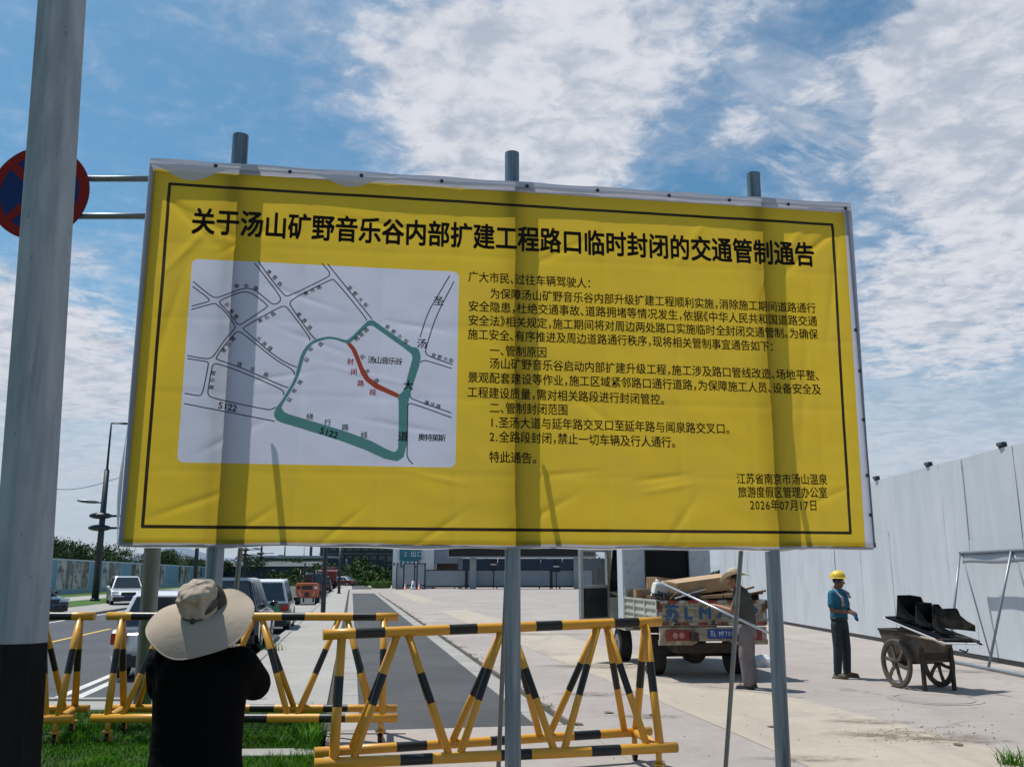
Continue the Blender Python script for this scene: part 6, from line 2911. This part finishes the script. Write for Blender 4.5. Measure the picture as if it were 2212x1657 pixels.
# the pipe he holds: through his hands, one end on the load
hand_l = P3.matrix_basis @ Vector((-.01, .50, 1.14))
hand_r = P3.matrix_basis @ Vector((.09, .45, 1.12))
pa_ = at(1428, 1259, 14.9)
pb_ = at(1668, 1370, 13.45)
mb = MB()
mb.tube(pa_, pb_, .0175, .0175, 14)
o = mb.build('metal_pipe', M_PIPE)
tag(o, 'long bright metal pipe held by the man in the floppy hat', 'pipe')

# ================================================================== HAND CART
M_CARTM = mat('cart grey brown steel', (.105, .093, .078), .8, nscale=8, col2=(.075, .055, .04), detail=6, bump=.002, bscale=30)
M_CARTD = mat('dark crusted steel', (.045, .038, .030), .85, nscale=10, namt=.2, bump=.002, bscale=30)
M_CTYRE = mat('dusty cart tyre', (.09, .08, .065), .85, nscale=8, namt=.15)
gl = gnd(1944, 1486)
gr = gnd(2031, 1485)
ax = (gr - gl)
cang = R(13)
cart = thing('hand_cart', 'two wheeled steel builder\'s cart with large spoked wheels in front of the white wall', 'cart', (gl.x + .35, gl.y + .12, 0), cang)
# local: x = axle, left wheel at x = -.36; +y away from the handles, handles towards -y
WR = .36
for sx in (-1, 1):
    x = sx * .365
    w = bpy.data.objects.new('wheel', None)
    C.objects.link(w)
    w.parent = cart
    w.location = (x, 0, WR)
    mb = MB()
    seg = 40
    for k in range(seg):
        a0, a1 = 2 * math.pi * k / seg, 2 * math.pi * (k + 1) / seg
        prof = [(-.026, WR - .052), (-.030, WR - .018), (-.018, WR), (.018, WR), (.030, WR - .018), (.026, WR - .052)]
        vs = [(px_, r * math.cos(a), r * math.sin(a)) for a in (a0, a1) for px_, r in prof]
        n = len(prof)
        mb.add(vs, [(i, (i + 1) % n, (i + 1) % n + n, i + n) for i in range(n)], smooth=False)
    mb.build('tyre', M_CTYRE, w)
    mb = MB()
    for k in range(seg):
        a0, a1 = 2 * math.pi * k / seg, 2 * math.pi * (k + 1) / seg
        prof = [(-.022, WR - .072), (-.022, WR - .050), (.022, WR - .050), (.022, WR - .072)]
        vs = [(px_, r * math.cos(a), r * math.sin(a)) for a in (a0, a1) for px_, r in prof]
        n = len(prof)
        mb.add(vs, [(i, (i + 1) % n, (i + 1) % n + n, i + n) for i in range(n)])
    mb.build('rim', M_CARTM, w)
    for k in range(6):
        a = 2 * math.pi * k / 6 + .2
        d = Vector((0, math.cos(a), math.sin(a)))
        q = Vector((0, -d.z, d.y))
        a_, b_2 = d * .03, d * (WR - .06)
        mb = MB()
        mid_ = (a_ + b_2) / 2 + q * .014
        for s0, s1, w0, w1 in ((a_, mid_, .030, .022), (mid_, b_2, .022, .030)):
            h = Vector((.013, 0, 0))
            mb.hexa([s0 - q * w0 - h, s1 - q * w1 - h, s1 - q * w1 + h, s0 - q * w0 + h, s0 + q * w0 - h, s1 + q * w1 - h, s1 + q * w1 + h, s0 + q * w0 + h])
        mb.build('spoke', M_CARTM, w)
    mb = MB()
    mb.tube((-.05, 0, 0), (.05, 0, 0), .045, .045, 16)
    mb.build('hub', M_CARTD, w)
mb = MB()
mb.tube((-.37, 0, WR), (.37, 0, WR), .022, .022, 12)
mb.ball((-.22, 0, WR), (.10, .05, .05), 12, 8)
mb.build('axle', M_CARTD, cart)
# tub: tapering box
mb = MB()
z0, z1 = .40, .84
bo = [(-.27, -.42, z0), (.27, -.42, z0), (.27, .30, z0), (-.27, .30, z0)]
to = [(-.30, -.50, z1), (.30, -.50, z1), (.32, .46, z1), (-.32, .46, z1)]
bi = [(x * .95, y * .95, z + .02) for x, y, z in bo]
ti = [(x * .955, y * .965, z) for x, y, z in to]
vs = bo + to + bi + ti
fs = [(3, 2, 1, 0), (8, 9, 10, 11)]
for k in range(4):
    k2 = (k + 1) % 4
    fs += [(k, k2, 4 + k2, 4 + k), (8 + k2, 8 + k, 12 + k, 12 + k2), (4 + k, 4 + k2, 12 + k2, 12 + k)]
mb.add(vs, fs)
mb.build('tub', M_CARTM, cart)
mb = MB()
for a, b in ((0, 1), (1, 2), (2, 3), (3, 0)):
    mb.tube(to[a], to[b], .016, .016, 8)
mb.build('rim_bar', M_CARTD, cart)
mb = MB()
mb.box((0, -.44, .60), (.56, .012, .34), M=None)
mb.build('rusty_back_plate', M_CARTD, cart)
for sx in (-1, 1):
    mb = MB()
    mb.box((sx * .25, -.46, .30), (.05, .045, .62))
    mb.build('leg', M_CARTD, cart)
    mb = MB()
    mb.path([(sx * .30, -.2, .80), (sx * .31, -.55, .78), (sx * .31, -.85, .76), (sx * .31, -1.05, .70)], .018, 8)
    mb.build('handle', M_CARTD if sx > 0 else mat('worn pale wood handle', (.40, .33, .26), .7, nscale=8), cart)
mb = MB()
mb.tube((-.31, -.86, .76), (.31, -.86, .76), .014, .014, 8)
mb.build('handle_bar', M_CARTD, cart)
# white edged board lying askew across the cart
CM = cart.matrix_basis.copy()
E = at


def wpt(zx, zy, Y):
    """point from the enlarged view of the cart"""
    return at((3150 + zx / 3.765) / 1.678, (2120 + zy / 3.765) / 1.678, Y)


b1, b2, b3, b4 = wpt(175, 440, 14.25), wpt(1040, 792, 13.6), wpt(1570, 800, 14.05), wpt(520, 430, 14.75)
M_WEDGE = mat('white board edge', (.72, .74, .76), .4)
M_BFELT = mat('black sheet', (.004, .005, .008), .7, spec=.1)
t = thing('white_edged_board', 'flat black topped board with a white edge lying tilted across the cart', 'board', tuple((b1 + b3) / 2))
up = Vector((0, 0, .018))
mb = MB()
mb.hexa([p - up for p in (b1, b2, b3, b4)] + [p for p in (b1, b2, b3, b4)])
mb.build('panel', M_WEDGE, t, world=True)
cc = (b1 + b2 + b3 + b4) / 4
mb = MB()
ins = [cc + (p - cc) * .93 for p in (b1, b2, b3, b4)]
mb.hexa([p + up * .1 for p in ins] + [p + up * 1.6 for p in ins])
mb.build('black_sheet', M_BFELT, t, world=True)
mb = MB()
mb.path([wpt(430, 570, 14.2), wpt(520, 610, 14.1), wpt(540, 600, 14.1)], .012)
mb.path([wpt(1230, 880, 13.9), wpt(1330, 915, 13.85), wpt(1350, 880, 13.9)], .012)
mb.build('bracket', M_CARTD, t, world=True)

# black curved chutes standing on the board
M_SCOOP = mat('black plastic', (.0025, .003, .005), .7, spec=.12, nscale=5, namt=.1, bump=.002, bscale=12)
M_SCOOPB = mat('dusty black plastic', (.028, .024, .016), .7, spec=.15, nscale=6, col2=(.006, .006, .006), detail=6)


def scoop(label, back, fx, m2=None):
    """curved shell: upright back panel that turns to a low curled side; outlines from the enlarged view"""
    t = thing('black_chute', label, 'chute', tuple(wpt(back[0][0], back[0][1], 14.2)), 0, 'black curved plastic pieces on the cart')
    mb = MB()
    # back panel
    p = [wpt(x, y, Y) for x, y, Y in back]
    n = len(p)
    th = Vector((.01, .028, 0))
    vs = [q for q in p] + [q + th for q in p]
    mb.add(vs, [tuple(range(n)), tuple(reversed(range(n, 2 * n)))] + [(i, (i + 1) % n, n + (i + 1) % n, n + i)[::-1] for i in range(n)])
    mb.build('back_panel', m2 or M_SCOOP, t, world=True)
    # curled side: from the left edge of the panel forward and down
    a, b = wpt(*fx[0]), wpt(*fx[1])
    c, d = wpt(*fx[2]), wpt(*fx[3])

    def fn(u, v):
        top_ = a.lerp(c, u) - Vector((0, 0, .12)) * math.sin(u * math.pi) * .8
        bot_ = b.lerp(d, u)
        q = bot_.lerp(top_, v)
        q.y -= .07 * math.sin(u * math.pi)
        return q
    mb = MB()
    mb.grid(14, 6, fn)
    o = mb.build('curled_side', M_SCOOP, t, world=True)
    md = o.modifiers.new('thickness', 'SOLIDIFY')
    md.thickness = .012
    return t


scoop('tall black curved chute at the left end of the board', [(375, 440, 14.35), (385, 140, 14.35), (560, 135, 14.45), (710, 160, 14.5), (745, 235, 14.5), (740, 470, 14.5), (560, 470, 14.45)],
      [(385, 160, 14.30), (370, 450, 14.2), (640, 420, 14.3), (640, 500, 14.1)])
scoop('black curved chute second from the left, leaning on the tall one', [(630, 500, 14.25), (632, 250, 14.3), (740, 232, 14.45), (860, 245, 14.5), (870, 560, 14.4), (760, 560, 14.3)],
      [(636, 270, 14.22), (630, 540, 14.05), (860, 520, 14.2), (850, 585, 14.0)])
scoop('narrow black curved chute between the second and the dusty one', [(865, 560, 14.3), (868, 262, 14.4), (950, 262, 14.5), (995, 315, 14.5), (990, 560, 14.45)],
      [(866, 280, 14.28), (860, 600, 14.1), (930, 560, 14.2), (930, 620, 14.05)])
scoop('dusty black chute with a long sloping tail at the right end of the board', [(895, 560, 14.05), (900, 400, 14.1), (930, 325, 14.15), (1190, 315, 14.3), (1215, 340, 14.3), (1250, 420, 14.3), (1340, 490, 14.25), (1450, 550, 14.2), (1455, 635, 14.2), (1290, 615, 14.15), (1100, 600, 14.05)],
      [(905, 400, 14.02), (900, 640, 13.9), (1110, 610, 13.95), (1110, 690, 13.85)], M_SCOOPB)

# ================================================================== A-FRAME BESIDE THE WALL
M_TUBE = mat('grey painted tube', (.22, .26, .30), .4, .3)
t = thing('trestle_frame', 'grey tubular trestle frame with a hanging top sheet standing against the white wall', 'trestle', (9.0, 16, 0))
ya, yb = 18.7, 12.6
mb = MB()
mb.tube((9.12, ya, 2.12), (9.12, yb, 2.12), .03, .03, 12)
mb.build('top_tube', M_TUBE, t, world=True)
mb = MB()
mb.tube((8.55, ya - .35, .04), (8.55, yb, .04), .028, .028, 12)
mb.build('floor_tube', M_TUBE, t, world=True)
for y in (18.7, 16.75, 14.8, 12.8):
    mb = MB()
    mb.tube((9.12, y, 2.12), (8.55, y + .15 if y < 18 else y - .3, .05), .024, .024, 10)
    mb.build('front_leg', M_TUBE, t, world=True)
    mb = MB()
    mb.tube((9.13, y - .05, 2.1), (9.36, y - .35, .03), .014, .014, 8)
    mb.build('back_leg', M_TUBE, t, world=True)
mb = MB()


def tsheet(u, v):
    y = ya - .05 + (yb - ya) * u
    return (9.145 + .01 * math.sin(y * 4), y, 2.10 - (.20 + .015 * math.sin(y * 3)) * v)


mb.grid(60, 3, tsheet)
o = mb.build('top_sheet', mat('grey mesh sheet', (.34, .38, .42), .6), t, world=True)
md = o.modifiers.new('thickness', 'SOLIDIFY')
md.thickness = .006

# ================================================================== GRASS, WEEDS, GRAVEL
GM = [mat('grass blade', (.034, .135, .004), .8, nscale=1.2, col2=(.065, .19, .010), coord='World', spec=.0),
      mat('grass blade light', (.10, .22, .04), .5, nscale=1.2, namt=.1, coord='World', spec=.1),
      mat('dry grass blade', (.19, .16, .065), .8, nscale=1.2, namt=.1, coord='World', spec=.05)]


def blade(mb, x, y, z, h, w, a, bend, mi):
    dx_, dy_ = math.cos(a), math.sin(a)
    px_, py_ = -dy_ * w, dx_ * w
    m1 = (x + dx_ * bend * .35, y + dy_ * bend * .35, z + h * .6)
    tip = (x + dx_ * bend, y + dy_ * bend, z + h)
    mb.add([(x - px_, y - py_, z), (x + px_, y + py_, z), (m1[0] + px_ * .7, m1[1] + py_ * .7, m1[2]), (m1[0] - px_ * .7, m1[1] - py_ * .7, m1[2]), tip],
           [(0, 1, 2, 3), (3, 2, 4)], mi)


rnd = random.Random(21)
mb = MB()
cnt = 0
while cnt < 110000:
    y = 2.2 + 10.0 * rnd.random() ** .8
    x = rnd.uniform(-.62 * y - .6, -.05 * y)
    s_ = x * -.1715 + y * .985
    n_ = x * .985 + y * .1715
    if n_ > -.27 or y > 12.1 or s_ > 12.5:
        continue
    if abs(x + 2.22) < .42 and abs(y - 9.2) < .16:
        continue
    cl = noise.noise(Vector((x * 2.3, y * 2.3, 0)))
    if cl < -.28 and rnd.random() < .5:
        continue
    h = rnd.uniform(.025, .06) * (1 + .8 * max(0, cl))
    if n_ > -.7 and rnd.random() < .3:
        h *= 1.9
    dry = noise.noise(Vector((x * 1.1 + 7, y * 1.1, 0))) > .18
    blade(mb, x, y, 0, h, rnd.uniform(.0016, .0034), rnd.uniform(0, 6.283), h * rnd.uniform(.3, 1.0), 2 if rnd.random() < (.22 if dry else .03) else (1 if rnd.random() < .10 else 0))
    cnt += 1
tag(mb.build('lawn_grass', GM, fixn=False), 'short green lawn grass round the barriers and the person in the wide hat', 'grass', kind='stuff')


def tuft(label, x, y, n, h, sp, z=0.0, group=None, seed=1):
    r_ = random.Random(seed)
    t = thing('grass_tuft', label, 'grass tuft', (x, y, z), 0, group)
    mb = MB()
    for k in range(n):
        a = r_.uniform(0, 6.283)
        hh = h * r_.uniform(.5, 1.1)
        blade(mb, r_.gauss(0, sp), r_.gauss(0, sp), 0, hh, r_.uniform(.003, .006), a, hh * r_.uniform(.4, 1.3), 1 if r_.random() < .3 else 0)
    mb.build('blades', GM, t, fixn=False)
    return t


g = gnd(662, 1622)
tuft('long bladed grass tuft at the lawn edge beside the concrete slab', g.x, g.y, 60, .27, .05, seed=2)
g = gnd(685, 1600)
tuft('grass tuft against the kerb behind the right end of the lawn', g.x, g.y, 50, .2, .06, seed=3)
g = gnd(2183, 1652)
tuft('green weed tuft growing from the paving at the lower right corner', g.x, g.y, 90, .17, .06, seed=4)
g = gnd(338, 1525)
tuft('tall weeds round the foot of the sign post', g.x + .1, g.y - .15, 90, .30, .16, seed=5)
g = gnd(418, 1530)
tuft('tall weeds between the sign post and the person', g.x, g.y - .2, 60, .26, .14, seed=6)
g = gnd(590, 1405)
tuft('weeds on the kerb beside the wheel of the black car', g.x, g.y, 70, .22, .12, seed=7)
# weeds in the joint beside the cycle lane
wp = thing('grass_tuft', 'small dry weed tuft in the joint between lane kerb and plaza', 'grass tuft', st(12, 2.56), 0, 'weed tufts in the plaza joint')
mb = MB()
r_ = random.Random(8)
for k in range(40):
    a = r_.uniform(0, 6.28)
    hh = r_.uniform(.02, .07)
    blade(mb, r_.gauss(0, .05), r_.gauss(0, .10), 0, hh, .004, a, hh * 1.1, 0)
mb.build('blades', [mat('dry weed', (.09, .10, .03), .7), M_GROOVE], wp, fixn=False)
for k in range(30):
    s = 11 + k * 1.25 + r_.uniform(-.5, .5) + (k ** 1.5) * .12
    dup(wp, st(s, 2.56 + r_.uniform(-.03, .05), -.01), r_.uniform(0, 6), None, None)
# debris on the plaza
M_PEB = mat('pebble', (.20, .165, .12), .9, nscale=2, namt=.2, coord='World')
mb = MB()
for k in range(330):
    q = r_.random()
    c = gnd(1965 + r_.gauss(0, 70), 1587 + r_.gauss(0, 13)) if q < .75 else gnd(r_.uniform(1230, 2200), r_.uniform(1480, 1650))
    s = r_.uniform(.003, .012)
    mb.ball((c.x, c.y, s * .3), (s, s * r_.uniform(.6, 1), s * .6), 6, 4)
tag(mb.build('gravel_scatter', M_PEB), 'scattered gravel and grit on the paving in front of the cart', 'gravel', kind='stuff')
M_LEAFD = mat('dead leaf', (.10, .07, .035), .8)
ld = None
for (x, y, w_, lab) in ((1672, 1571, .05, 0), (2070, 1610, .06, 0), (1315, 1540, .05, 0), (1410, 1545, .08, 0), (1250, 1565, .05, 0)):
    g = gnd(x, y)
    if ld is None:
        mb = MB()
        mb.grid(4, 3, lambda u, v: ((u - .5) * .16, (v - .5) * .10 * math.sin(u * 3.1 + .1), .004 + .010 * abs(v - .5) + .003 * math.sin(u * 5)))
        ld = mb.build('dead_leaf', M_LEAFD)
        tag(ld, 'dry curled leaf lying on the pale paving', 'leaf', 'dry leaves scattered on the plaza')
        ld.location = (g.x, g.y, .004)
    else:
        o = ld.copy()
        C.objects.link(o)
        o.location = (g.x, g.y, .004)
        o.rotation_euler = (0, 0, r_.uniform(0, 6))
